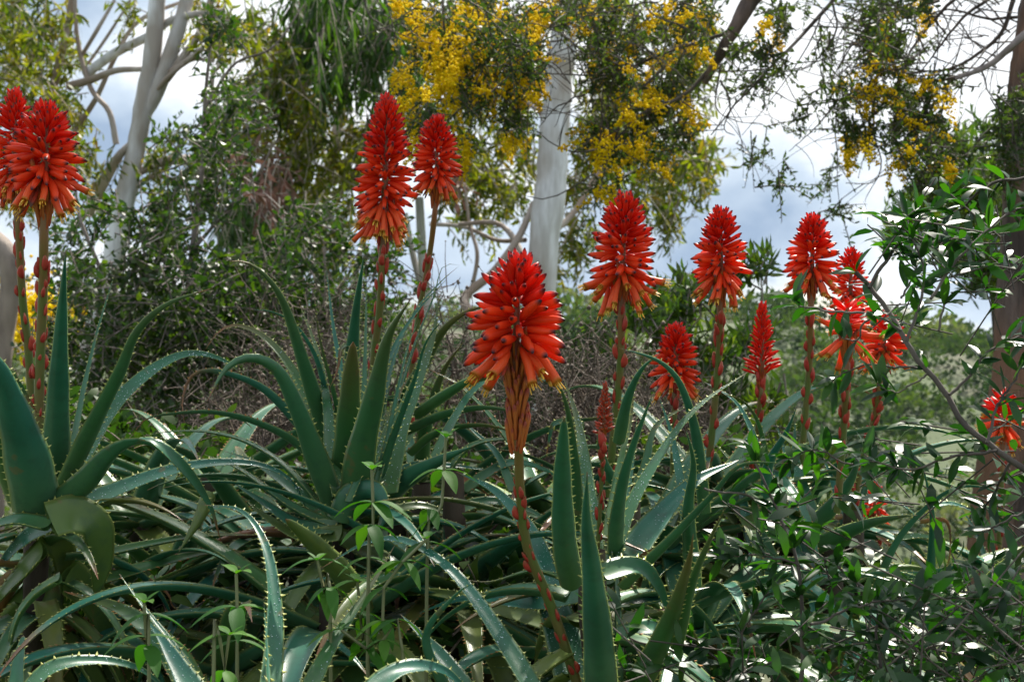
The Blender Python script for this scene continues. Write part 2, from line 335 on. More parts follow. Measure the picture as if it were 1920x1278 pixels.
limb('limb', [(218, 270, 9.1), (205, 210, 9.1), (170, 165, 9.2), (145, 70, 9.3), (140, -40, 9.3)], [6, 5, 5, 4, 3], M['gum_limb'], g1, 7)
limb('limb', [(130, 162, 9.3), (170, 150, 9.2), (220, 132, 9.1), (290, 128, 9), (330, 110, 9)], [9, 7.5, 6, 5, 5], M['gum_limb'], g1, 8)
limb('limb', [(160, 140, 9.3), (215, 100, 9.2), (275, 70, 9.1), (330, 35, 9), (420, 20, 8.9)], [9, 9, 8, 7, 5], M['gum_bark'], g1, 8)
limb('limb', [(140, 245, 9.5), (180, 185, 9.4), (215, 110, 9.3), (260, 40, 9.2), (350, 0, 9.1)], [6, 5, 4, 4, 3], M['gum_limb'], g1, 7)
limb('limb', [(90, 200, 9.6), (110, 120, 9.6), (130, 40, 9.6), (142, -60, 9.6)], [10, 8, 8, 7], M['gum_limb'], g1, 8)
limb('limb', [(310, 150, 9), (345, 105, 9), (375, 60, 9), (395, 0, 9)], [9, 8, 7, 6], M['gum_limb'], g1, 8)
limb('limb', [(310, 140, 9), (350, 115, 8.9), (400, 80, 8.8), (460, 75, 8.7)], [6, 6, 5, 4], M['gum_limb'], g1, 7)
limb('limb', [(285, 180, 9), (320, 140, 8.9), (360, 112, 8.9), (400, 115, 8.8)], [4, 5, 4, 3], M['gum_limb'], g1, 7)
limb('limb', [(250, 330, 9), (300, 305, 9), (360, 300, 9.1), (400, 320, 9.2)], [6, 9, 9, 7], M['gum_limb'], g1, 8)
limb('limb', [(255, 345, 9), (290, 330, 9), (330, 340, 9), (365, 365, 9)], [4, 5, 4, 3], M['gum_limb'], g1, 7)
limb('limb', [(150, 110, 9.3), (180, 60, 9.2), (215, 0, 9.2)], [4, 4, 3], M['gum_limb'], g1, 6)
limb('limb', [(165, 120, 9.3), (200, 70, 9.2), (245, 0, 9.2)], [3, 3, 2], M['gum_limb'], g1, 6)
bag = Bag()
foliage(bag, [(25, 30, 75, 60, 9.4, 46), (100, 80, 70, 70, 9.6, 46), (50, 150, 60, 60, 9.5, 42), (110, 210, 55, 60, 9.6, 42), (40, 250, 60, 70, 9.5, 44), (130, 285, 40, 45, 9.6, 24),
 (240, 22, 18, 18, 9, 5), (335, 310, 60, 45, 9.2, 26), (190, 350, 40, 30, 9.4, 10), (430, 60, 65, 60, 9, 42), (500, 110, 70, 80, 9.1, 48), (380, 60, 45, 50, 9, 14), (450, 210, 60, 70, 9.1, 40), (540, 200, 70, 80, 9.3, 52), (600, 260, 70, 80, 9.2, 52), (550, 330, 70, 60, 9.2, 44), (630, 420, 50, 60, 9, 30), (60, 340, 60, 50, 9.8, 26), (560, 430, 70, 60, 9.4, 40), (300, 400, 60, 40, 9.4, 14), (430, 300, 60, 60, 9.6, 30), (640, 330, 50, 50, 9.6, 26), (690, 250, 40, 60, 9.8, 26)], 'droop', dens=1.45)
bag.build('crown', [M['gum_leaf'], M['gum_limb']], g1)

g2 = tree_root('gum_tree', 1000, 8., 'white smooth trunked gum tree in the middle behind the aloes', group='gum trees')
limb('trunk', [(985, 1150, 8), (995, 760, 8), (1008, 580, 8), (1018, 470, 8), (1032, 320, 8), (1050, 160, 8), (1066, 0, 8), (1080, -250, 8)], [40, 36, 32, 31, 29, 27, 24, 18], M['gum_bark'], g2, 18, 60, .2)
limb('limb', [(1000, 560, 8), (975, 470, 8.2), (935, 420, 8.4), (860, 420, 8.5)], [10, 7, 5, 4], M['gum_limb'], g2, 8)
limb('limb', [(900, 600, 7.6), (870, 560, 7.8), (925, 510, 7.9), (975, 440, 8), (1000, 380, 8.1)], [9, 9, 8, 7, 5], M['gum_limb'], g2, 8)
limb('limb', [(1020, 450, 8), (1075, 400, 8.1), (1120, 330, 8.2), (1180, 260, 8.3)], [6, 6, 5, 3], M['gum_limb'], g2, 8)
limb('limb', [(805, 420, 8.6), (870, 425, 8.6), (930, 450, 8.5), (985, 450, 8.3)], [4, 4, 4, 5], M['gum_limb'], g2, 7)
limb('limb', [(880, 560, 8.4), (895, 480, 8.4), (880, 420, 8.5), (870, 330, 8.5)], [4, 4, 3, 3], M['gum_limb'], g2, 7)
limb('limb', [(1045, 250, 8), (1000, 200, 8.2), (930, 170, 8.4)], [7, 5, 3], M['gum_limb'], g2, 7)
bag = Bag()
foliage(bag, [(880, 220, 70, 60, 9.6, 44), (900, 320, 55, 55, 9.6, 38), (935, 375, 50, 50, 9.5, 30), (960, 290, 40, 60, 9.4, 30), (840, 320, 40, 60, 9.6, 24), (1100, 340, 45, 60, 9.4, 26), (1180, 320, 65, 65, 9.5, 46), (1270, 320, 60, 65, 9.6, 44), (1305, 290, 35, 55, 9.6, 24), (1255, 395, 55, 40, 9.6, 26), (1090, 430, 40, 45, 9.4, 20), (1130, 210, 80, 80, 9.5, 60), (1240, 200, 80, 70, 9.6, 56), (1160, 90, 90, 90, 9.6, 60), (950, 120, 90, 90, 9.6, 70), (860, 110, 70, 80, 9.7, 50), (1290, 100, 60, 80, 9.7, 40), (1070, 490, 40, 40, 9.4, 12), (905, 400, 60, 30, 9.5, 16)], 'droop', dens=1.3)
bag.build('crown', [M['gum_leaf'], M['gum_limb']], g2)

g3 = tree_root('gum_tree', 590, 11., 'weeping gum tree with long dark hanging leaves behind the tall spike', group='gum trees')
limb('trunk', [(640, 1100, 11), (610, 700, 11), (600, 420, 11), (640, 200, 11), (690, -200, 11)], [16, 14, 12, 10, 7], M['gum_limb'], g3, 10)
limb('limb', [(590, 440, 10.6), (570, 380, 10.5), (610, 345, 10.4), (680, 320, 10.4), (720, 310, 10.4)], [8, 8, 10, 10, 8], M['gum_limb'], g3, 9)
limb('limb', [(595, 400, 10.5), (615, 370, 10.5), (660, 345, 10.4), (690, 330, 10.4)], [6, 7, 7, 5], M['gum_bark'], g3, 8)
limb('limb', [(600, 450, 10.6), (660, 420, 10.5), (720, 400, 10.4)], [6, 7, 5], M['gum_bark'], g3, 8)
limb('limb', [(380, 640, 10), (365, 470, 10), (375, 360, 10), (388, 250, 10), (400, 130, 10)], [9, 8, 7, 6, 4], M['gum_bark'], g3, 9)
limb('limb', [(800, 590, 9.8), (792, 480, 9.8), (786, 370, 9.8)], [11, 9, 8], M['gum_bark'], g3, 9)
limb('limb', [(795, 560, 9.8), (775, 480, 9.9), (760, 400, 9.9)], [6, 6, 5], M['gum_bark'], g3, 8)
limb('limb', [(520, 350, 9.8), (500, 290, 9.8), (480, 220, 9.8)], [4, 4, 3], M['gum_limb'], g3, 6)
limb('limb', [(690, 400, 10), (660, 560, 10.2), (650, 700, 10.2)], [5, 6, 7], M['gum_bark'], g3, 7)
bag = Bag()
foliage(bag, [(690, 70, 60, 120, 9, 120), (630, 50, 60, 100, 9.2, 100), (745, 60, 35, 110, 9, 60), (560, 40, 60, 60, 9.4, 60), (480, 400, 55, 110, 8.6, 90), (440, 470, 55, 80, 8.6, 50), (525, 480, 50, 80, 8.7, 50), (660, 160, 60, 50, 9.2, 30), (600, 500, 60, 60, 9.6, 30), (560, 150, 60, 70, 9.6, 50), (760, 130, 30, 60, 9.4, 24)], 'weep', dens=1.15)
bag.build('crown', [M['weep_leaf'], M['gum_limb']], g3)
bag = Bag(); foliage(bag, [(470, 350, 45, 60, 8.4, 20), (505, 330, 35, 50, 8.4, 14), (450, 320, 30, 40, 8.4, 10), (860, 340, 30, 14, 8.4, 5)], 'droop'); bag.build('dead_foliage', [M['dead_leaf'], M['gum_limb']], g3)

g4 = tree_root('gum_tree', -20, 7., 'thick pale gum trunk leaning at the left edge below the spikes', group='gum trees')
limb('trunk', [(-20, 1150, 7), (0, 760, 7), (5, 640, 7), (18, 560, 7), (15, 490, 7), (-30, 440, 7.1), (-120, 380, 7.3)], [24, 21, 19, 21, 21, 20, 18], M['brown_bark'], g4, 14, 40, .2)

# ------------------------------------------------------------------ wattle tree with yellow blossom overhanging from the right
wt = tree_root('wattle_tree', 1985, 3.6, 'rough barked wattle at the right edge with overhanging yellow blossom', 'tree')
def ridged_trunk(pts, radii, material, parent, sides=96, n=170):
    W = np.array([P(*p) for p in pts]); c = catmull(W, n); rr = np.interp(np.linspace(0, 1, n), np.linspace(0, 1, len(radii)), np.array(radii)*pts[0][2]/F)
    a = np.arange(sides)*2*np.pi/sides; z = np.linspace(0, 1, n)[:, None]; h = np.zeros((n, sides))
    for k in range(26):
        f = int(rng.integers(5, 44)); h += np.sin(f*a[None]+rng.uniform(0, 6.28)+rng.normal(0, 3.2)*np.sin(z*rng.uniform(3, 14)+rng.uniform(0, 6)))*np.sin(z*rng.uniform(6, 40)+rng.uniform(0, 6))/f**.5
    h = np.sign(h)*np.abs(h)**.7; RR = rr[:, None]*(1+.040*h+.05*np.sin(3*a+2*z*3)+.03*np.sin(5*a-4*z)); RR += rng.normal(0, .0012, RR.shape)
    V = c[:, None]+RR[..., None]*np.stack([np.cos(a), np.sin(a), 0*a], -1)
    i, k = np.meshgrid(np.arange(n-1), np.arange(sides), indexing='ij'); k2 = (k+1) % sides
    return obj('trunk', mesh('trunk', V.reshape(-1, 3)-base(parent), [np.stack([i*sides+k, i*sides+k2, (i+1)*sides+k2, (i+1)*sides+k], -1).reshape(-1, 4)], material), parent)
ridged_trunk([(1960, 1900, 3.6), (1930, 1150, 3.6), (1935, 950, 3.6), (1970, 700, 3.6), (1992, 500, 3.6), (2000, 250, 3.6), (2030, 0, 3.6), (2060, -300, 3.6)], [130, 126, 116, 110, 108, 110, 105, 80], M['rough_bark'], wt)
limb('limb', [(2030, -100, 3.6), (1800, -260, 3.7), (1560, -150, 3.8), (1420, -20, 3.9), (1375, 60, 3.9), (1330, 150, 4)], [50, 36, 28, 22, 17, 6], M['rough_bark'], wt, 10, 40, .2)
limb('limb', [(2030, -160, 3.6), (1700, -400, 4.2), (1300, -260, 4.6), (1000, -60, 4.8), (860, 40, 4.9)], [40, 26, 18, 9, 4], M['rough_bark'], wt, 8, 40, .2)
limb('limb', [(2030, -60, 3.6), (1960, 30, 3.5), (1905, 80, 3.4), (1860, 120, 3.4), (1790, 150, 3.3)], [20, 11, 8, 6, 3], M['grey_twig'], wt, 7, 30, .2)
bag = Bag(); D = 4.
def tl(pts, r0, r1, d=4.): return ([(x, y, d) for x, y in pts], r0, r1)
lines = [tl([(1570, -10), (1500, 70), (1440, 130), (1380, 190), (1330, 250)], 4.5, 1.2), tl([(1330, 130), (1280, 180), (1200, 215), (1150, 270), (1085, 285), (1040, 270), (1010, 245)], 4, 1),
 tl([(1290, 90), (1240, 130), (1180, 190), (1140, 290), (1085, 340), (1030, 365), (990, 360)], 3.5, .9), tl([(1370, 60), (1250, 100), (1150, 140), (1060, 140), (990, 140)], 4, .9), tl([(860, -10), (930, 30), (1000, 20), (1090, 30)], 3, 1.5),
 tl([(680, -10), (700, 40), (760, 70), (780, 60), (820, 10)], 2, .8), tl([(830, 0), (835, 70), (880, 110), (940, 120), (1000, 100)], 2.5, .9), tl([(1000, 60), (960, 110), (930, 180), (900, 240)], 2, .8),
 tl([(1350, 150), (1370, 200), (1360, 240), (1380, 257)], 2.5, .8), tl([(1350, 120), (1340, 200), (1370, 230), (1425, 240)], 2, .6), tl([(1560, 0), (1570, 60), (1530, 120), (1490, 135), (1460, 135)], 2.5, .8),
 tl([(1680, 80), (1640, 150), (1570, 190), (1500, 195), (1460, 180)], 3, .8), tl([(1570, 190), (1530, 240), (1485, 278)], 2, .6), tl([(1640, 150), (1640, 240), (1655, 300), (1640, 340), (1590, 340)], 2.5, .7), tl([(1570, 195), (1568, 280), (1572, 350), (1578, 400)], 1.6, .5),
 tl([(1920, 80), (1850, 120), (1790, 145), (1730, 150), (1690, 145)], 5, 1.5), tl([(1900, 0), (1880, 60), (1820, 110), (1760, 130), (1700, 120)], 5, 1.4), tl([(1860, -10), (1800, 40), (1760, 90), (1720, 140)], 4, 1.2), tl([(1800, -10), (1740, 50), (1700, 110), (1680, 180)], 4, 1.2),
 tl([(1700, 130), (1660, 190), (1620, 230), (1560, 270)], 3, .8), tl([(1690, 100), (1610, 60), (1530, 50), (1500, 60)], 3, .8), tl([(1760, 0), (1660, 30), (1600, 80), (1560, 150)], 3, .8), tl([(1840, 130), (1860, 180), (1900, 210)], 2, .7), tl([(1780, 150), (1760, 220), (1740, 300), (1700, 360)], 2.5, .7), tl([(1680, 200), (1680, 290), (1710, 350)], 2, .6), tl([(1920, 30), (1850, 30), (1780, 10), (1700, 40)], 3.5, 1)]
twig_lines(bag, lines, 0, 5, .012, 7, (.07, .3))
extra = []                                            # fine arching net of bare twigs
for _ in range(95):
    x0, y0 = rng.choice([0, 1]) and (rng.uniform(1620, 1930), rng.uniform(-30, 130)) or (rng.uniform(1020, 1400), rng.uniform(0, 200))
    a = rng.uniform(2.2, 3.9); Lp = rng.uniform(60, 190); pts = [(x0, y0, 4+rng.normal(0, .25))]
    for k in range(3):
        x0 += Lp/3*math.cos(a); y0 -= Lp/3*math.sin(a)-6*k; a += rng.normal(.15, .4); pts.append((x0, y0, pts[0][2]))
    extra.append((pts, rng.uniform(1, 2.4), .6))
twig_lines(bag, extra, 0, 3, .01, 2, (.05, .16))
bag.build('twigs', [M['twig']], wt)['kind'] = 'stuff'
YB = [(785, 35, 45, 42), (835, 95, 60, 45), (880, 60, 35, 60), (870, 150, 45, 35), (855, 125, 40, 40), (950, 90, 45, 60), (1010, 70, 50, 70), (1015, 130, 45, 40), (960, 250, 30, 22), (965, 175, 30, 20), (775, 215, 30, 32), (800, 190, 25, 25), (870, 265, 18, 14), (760, 190, 18, 12), (890, 185, 30, 22), (745, 140, 14, 8), (770, 260, 14, 12),
 (1130, 40, 45, 50), (1150, 95, 40, 40), (1080, 235, 45, 35), (1110, 265, 60, 30), (1170, 275, 55, 30), (1225, 285, 40, 25), (1195, 200, 50, 45), (1090, 115, 30, 40), (1235, 110, 20, 25), (1310, 30, 30, 25), (1300, 90, 25, 20), (1440, 55, 20, 18), (1590, 250, 22, 32), (1612, 160, 35, 28), (1640, 110, 30, 25), (1720, 245, 35, 40), (1690, 290, 35, 25), (1770, 310, 20, 18), (1722, 12, 20, 15), (1745, 170, 35, 30), (1660, 180, 25, 20), (1620, 255, 15, 18), (1640, 45, 25, 20), (1130, 355, 30, 16), (1265, 190, 25, 25), (905, 15, 40, 25), (1250, 20, 30, 25)]
bag = Bag(); OCT = np.array([(1, 0, 0), (-1, 0, 0), (0, 1, 0), (0, -1, 0), (0, 0, 1), (0, 0, -1)], float)
OF = np.array([(0, 2, 4), (2, 1, 4), (1, 3, 4), (3, 0, 4), (2, 0, 5), (1, 2, 5), (3, 1, 5), (0, 3, 5)])
for (px, py, rx, ry) in YB:
    dense = (1.2 if px < 1060 else .62) if px < 1300 else .36
    ns = max(6, int(rx*ry/112*dense)); a = rng.uniform(0, 6.28, ns); r = np.sqrt(rng.uniform(0, 1, ns)); d = 4.1*(1+rng.normal(0, .05, ns)) if px < 1300 else 3.95*(1+rng.normal(0, .05, ns))
    s0 = np.stack([(px+rx*r*np.cos(a)-CX)*d/F, d, H-(py+ry*r*np.sin(a)-CY)*d/F], 1)
    bx, by = px+rx*r*np.cos(a), py+ry*r*np.sin(a); s0 = s0[~((np.abs(bx-1052) < 42) & (by > 35))]; ns = len(s0)
    if not ns: continue
    k = 64; U = rng.uniform(0, 1, (ns, k, 1)); dr = nrm(rng.normal(size=(ns, 1, 3))*.6+[0, 0, -.8])
    c = s0[:, None]+dr*U*rng.uniform(.05, .12, (ns, 1, 1))+rng.normal(size=(ns, k, 3))*.0085*(1.25-U*.8)
    c = c.reshape(-1, 3); sz = rng.uniform(.0020, .0048, len(c))[:, None, None]
    V = c[:, None]+OCT*sz; Fc = (np.arange(len(c))*6)[:, None, None]+OF
    bag.add(V.reshape(-1, 3), Fc.reshape(-1, 3), np.repeat(np.clip(rng.normal(.5, .25, len(c)), 0, 1), 6))
bag.build('blossom', [M['blossom']], wt, True)['kind'] = 'stuff'
bag = Bag()
foliage(bag, [(x+rng.normal(0, 12), y-8+rng.normal(0, 12), rx*1.15, ry*1.15, 4.35 if x < 1300 else 4.1, int(rx*ry/34*(1 if x < 1300 else .8))+4) for (x, y, rx, ry) in YB], 'wattle')
foliage(bag, [(930, 30, 120, 50, 4.3, 80), (1060, 60, 80, 60, 4.3, 60), (1200, 60, 80, 60, 4.3, 70), (1290, 120, 60, 70, 4.3, 60), (1240, 240, 60, 50, 4.3, 40), (1390, 110, 26, 30, 4, 16), (1430, 90, 25, 25, 4, 14), (1415, 150, 40, 15, 4, 12), (1460, 140, 25, 18, 4, 12), (1560, 90, 22, 16, 4, 12), (1640, 30, 70, 50, 4, 50), (1680, 90, 60, 50, 4, 46), (1670, 230, 40, 40, 4, 30), (1710, 200, 40, 50, 4, 40), (1420, 280, 25, 10, 4, 10), (1565, 335, 22, 18, 4, 10), (1580, 400, 14, 14, 4, 7), (1465, 340, 10, 18, 4, 7), (1505, 20, 12, 22, 4, 5), (1490, 230, 12, 10, 4, 5), (1550, 180, 12, 18, 4, 6), (1510, 205, 20, 8, 4, 5), (1450, 30, 22, 22, 4, 10), (1760, 290, 40, 40, 4, 28), (1740, 340, 30, 25, 4, 16), (1905, 260, 26, 90, 3.4, 90), (1915, 200, 20, 50, 3.4, 40)], 'wattle')
# unseen crown added overhead, placed toward the sun to dapple light on the aloes
for px_, py_, n_ in ((1300, -1250, 150), (1450, -1500, 170), (1600, -1300, 150), (1380, -1750, 120), (1700, -1650, 110), (1250, -1000, 80), (1550, -1050, 80)):
    foliage(bag, [(px_, py_, 210, 170, 4.1, n_)], 'wattle'); foliage(bag, [(px_, py_, 210, 170, 4.3, n_//3)], 'lance')
bag.build('crown', [M['wattle_leaf'], M['twig']], wt)
for px_, py_ in ((1350, -1150), (1450, -1600), (1650, -1450)):  # limbs that carry the added overhead crown, also out of view
    limb('limb', [(2045, -180, 3.6), (1950, -700, 3.7), (int((px_+1950)/2), int((py_-800)/2), 3.9), (px_, py_, 4.1)], [46, 30, 18, 5], M['rough_bark'], wt, 8, 24, .2)

# tree behind the right trunk
rt = tree_root('evergreen_tree', 1850, 6., 'dark evergreen tree beside the rough trunk on the right', 'tree')
limb('trunk', [(1900, 1300, 6), (1880, 700, 6), (1850, 450, 6), (1800, 300, 6)], [26, 20, 14, 6], M['twig'], rt, 8)
limb('limb', [(1860, 520, 6), (1780, 430, 5.9), (1690, 400, 5.8)], [8, 5, 2], M['twig'], rt, 6)
limb('limb', [(1855, 480, 6), (1830, 350, 5.9), (1860, 280, 5.8)], [8, 5, 2], M['twig'], rt, 6)
bag = Bag(); foliage(bag, [(1830, 300, 50, 60, 6, 110), (1860, 380, 60, 70, 6, 130), (1770, 380, 60, 50, 6, 90), (1700, 400, 40, 40, 6, 46), (1800, 460, 70, 50, 6, 90), (1860, 500, 50, 60, 6, 90), (1690, 440, 35, 30, 6, 26)], 'lance'); bag.build('crown', [M['oleander'], M['twig']], rt)

# ------------------------------------------------------------------ shrubs in the middle distance
s1 = tree_root('evergreen_shrub', 300, 4.4, 'tall dark shrub with small glossy leaves behind the left aloe', 'shrub')
for pts, r in (([(330, 1100), (320, 800), (345, 620), (360, 470), (378, 330), (385, 180), (400, 40)], [7, 7, 6.5, 6, 5, 4, 2]), ([(300, 1050), (262, 780), (228, 620), (190, 510), (150, 410), (140, 330)], [8, 7, 6, 5, 4, 2]), ([(420, 1000), (410, 800), (395, 640), (372, 560), (330, 480)], [5, 4, 4, 3, 2]), ([(360, 470), (420, 400), (480, 330), (520, 260)], [4, 3, 2, 1]), ([(385, 200), (440, 120), (510, 90), (570, 10)], [3, 2.5, 2, 1.5]), ([(260, 770), (240, 600), (270, 500), (260, 420)], [4, 3, 3, 2]), ([(500, 1000), (470, 760), (500, 600), (560, 500)], [4, 4, 3, 2])):
    limb('branch', [(x, y, 4.5) for x, y in pts], r, M['grey_twig'], s1, 6)
bag = Bag()
foliage(bag, [(400, 110, 50, 90, 4.5, 34), (430, 200, 60, 55, 4.5, 46), (385, 280, 60, 60, 4.5, 60), (380, 370, 80, 60, 4.5, 80), (300, 440, 90, 50, 4.5, 70), (170, 420, 70, 50, 4.5, 46), (230, 520, 110, 70, 4.6, 120), (350, 520, 100, 70, 4.5, 130), (450, 560, 80, 70, 4.5, 150), (120, 520, 50, 50, 4.6, 46), (200, 620, 110, 70, 4.6, 170), (320, 640, 120, 70, 4.6, 190), (430, 660, 90, 60, 4.5, 150), (550, 590, 70, 80, 4.4, 130), (545, 490, 60, 50, 4.5, 70), (250, 740, 120, 70, 4.6, 190), (370, 760, 120, 70, 4.6, 190), (110, 650, 50, 60, 4.7, 40), (500, 740, 90, 70, 4.5, 130), (610, 430, 60, 50, 4.6, 50), (740, 490, 60, 60, 4.7, 50), (700, 560, 60, 60, 4.7, 60)], 'bushy', dens=.78)
bag.build('crown', [M['shrub_leaf'], M['grey_twig']], s1)

def dry_bush(px, py, d, label, spread, n, hgt):
    r = tree_root('dry_shrub', px, d, label, 'shrub', 'dry twiggy shrubs'); bag = Bag(); b0 = P(px, py+260, d)
    M_ = n; a = rng.uniform(0, 6.28, M_); top = np.stack([(px+spread*rng.normal(0, .5, M_)-CX)*d/F, d+rng.normal(0, .18, M_), H-(py+rng.uniform(-hgt, hgt*.8, M_)-CY)*d/F], 1)
    u = np.linspace(0, 1, 8)[None, :, None]; st = b0+rng.normal(size=(M_, 3))*[.12, .1, .03]
    pts = st[:, None]*(1-u)+top[:, None]*u+(rng.normal(size=(M_, 1, 3))*.12)*u*(1-u)+np.cumsum(rng.normal(0, .006, (M_, 8, 3)), 1)
    V, Fq = tubes(pts, np.linspace(.0035, .0009, 8), 3); bag.add(V, Fq, .5)
    q = pts[:, 3:].reshape(-1, 3); k = 3; q = np.repeat(q, k, 0); dd = nrm(rng.normal(size=q.shape)+[0, 0, .4]); Ls = rng.uniform(.03, .12, len(q))[:, None, None]
    u = np.linspace(0, 1, 4)[None, :, None]; tw = q[:, None]+dd[:, None]*Ls*u+np.cumsum(rng.normal(0, .004, (len(q), 4, 3)), 1)
    V, Fq = tubes(tw, np.linspace(.0013, .0006, 4), 3); bag.add(V, Fq, .5)
    e = tw[rng.uniform(size=len(tw)) < .5, -1]; sz = rng.uniform(.002, .006, len(e))[:, None, None]
    V = e[:, None]+OCT*sz; bag.add(V.reshape(-1, 3), ((np.arange(len(e))*6)[:, None, None]+OF).reshape(-1, 3), .5)
    bag.build('twigs', [M['dry_twig']], r)['kind'] = 'stuff'
dry_bush(600, 660, 3.2, 'grey brown dry shrub behind the centre left aloe rosette', 130, 70, 120)
dry_bush(840, 650, 3.1, 'sparse dry twigs between the tall spike and the white trunk', 80, 24, 100)
dry_bush(1090, 730, 2.9, 'brown dry shrub behind the nearest red flower head', 150, 80, 100)
dry_bush(1240, 760, 3., 'dry twiggy shrub under the small red spike', 140, 60, 80)
dry_bush(480, 800, 3., 'tangled dry stems low behind the drooping aloe leaves', 150, 80, 70)

s2 = tree_root('oleander_shrub', 1300, 3.6, 'upright lance leaved shrub behind the right flower spikes', 'shrub')
for pts in ([(1330, 1000), (1300, 760), (1290, 620), (1270, 560)], [(1420, 1000), (1425, 700), (1430, 560), (1420, 460)], [(1220, 1000), (1200, 740), (1190, 640), (1230, 560)], [(1380, 1000), (1370, 760), (1390, 640), (1410, 600)], [(1480, 1000), (1480, 800), (1470, 700)]):
    limb('branch', [(x, y, 3.6) for x, y in pts], [4, 3, 2, 1], M['grey_twig'], s2, 5)
bag = Bag()
foliage(bag, [(1280, 580, 60, 40, 3.6, 34), (1300, 660, 80, 60, 3.6, 50), (1210, 610, 40, 50, 3.6, 20), (1180, 680, 60, 60, 3.5, 22), (1395, 640, 40, 50, 3.5, 18), (1425, 510, 26, 50, 3.5, 9), (1390, 750, 60, 50, 3.5, 34), (1330, 790, 80, 50, 3.5, 44), (1430, 840, 80, 40, 3.4, 40), (1500, 880, 60, 30, 3.4, 20)], 'lance', dens=1.)
bag.build('crown', [M['oleander'], M['grey_twig']], s2)

s3 = tree_root('evergreen_shrub', 1060, 3.9, 'dark green shrub behind the nearest flower head and the white trunk', 'shrub')
for pts in ([(1060, 1000), (1070, 800), (1050, 660)], [(1140, 1000), (1130, 780), (1160, 640)], [(930, 1000), (920, 820), (950, 720)]):
    limb('branch', [(x, y, 3.9) for x, y in pts], [4, 3, 1.5], M['twig'], s3, 5)
bag = Bag(); foliage(bag, [(1075, 640, 50, 40, 3.9, 40), (1130, 680, 60, 50, 3.9, 60), (1060, 730, 70, 50, 3.9, 70), (950, 770, 70, 50, 3.8, 60), (1180, 760, 70, 50, 3.9, 60), (870, 800, 60, 50, 3.8, 50), (1020, 820, 110, 50, 3.8, 80)], 'bushy'); bag.build('crown', [M['shrub_leaf'], M['twig']], s3)
yb = tree_root('yellow_flowering_bush', 60, 12., 'yellow flowering bush far behind the left aloe', 'shrub')
bag = Bag(); n = 1300; c = np.stack([(60+60*rng.normal(0, .6, n)-CX)*12/F, 12+rng.normal(0, .5, n), H-(590+55*rng.normal(0, .6, n)-CY)*12/F], 1)
V = c[:, None]+OCT*rng.uniform(.012, .03, (n, 1, 1)); bag.add(V.reshape(-1, 3), ((np.arange(n)*6)[:, None, None]+OF).reshape(-1, 3), np.repeat(rng.uniform(0, 1, n), 6))
bag.build('blossom', [M['blossom']], yb)['kind'] = 'stuff'
bag = Bag(); foliage(bag, [(60, 620, 90, 70, 12, 50), (140, 560, 50, 50, 12.4, 20), (70, 720, 110, 70, 12, 60)], 'droop'); bag.build('crown', [M['gum_leaf'], M['gum_limb']], yb)

# low undergrowth under and behind the aloes
bag = Bag()
foliage(bag, [(170, 830, 80, 60, 2.9, 70), (260, 900, 130, 70, 2.7, 150), (330, 860, 120, 60, 2.8, 120), (230, 980, 100, 60, 2.4, 90), (520, 900, 160, 70, 2.6, 110), (420, 980, 150, 60, 2.3, 90), (760, 960, 200, 80, 2.4, 120), (930, 900, 160, 80, 2.5, 80), (1250, 880, 160, 60, 2.6, 70), (1420, 980, 160, 70, 2.3, 110), (1650, 1190, 220, 80, 2.1, 150), (300, 1180, 300, 110, 1.9, 150), (800, 1190, 300, 110, 1.9, 130), (1250, 1180, 250, 110, 1.9, 110), (1000, 1050, 200, 80, 2.1, 80), (60, 760, 70, 60, 3, 40)], 'under', dens=.7)
o = bag.build('undergrowth', [M['herb_under'], M['dry_twig']]); tag(o, 'small leaved undergrowth filling the gaps between the aloes', 'undergrowth', kind='stuff')

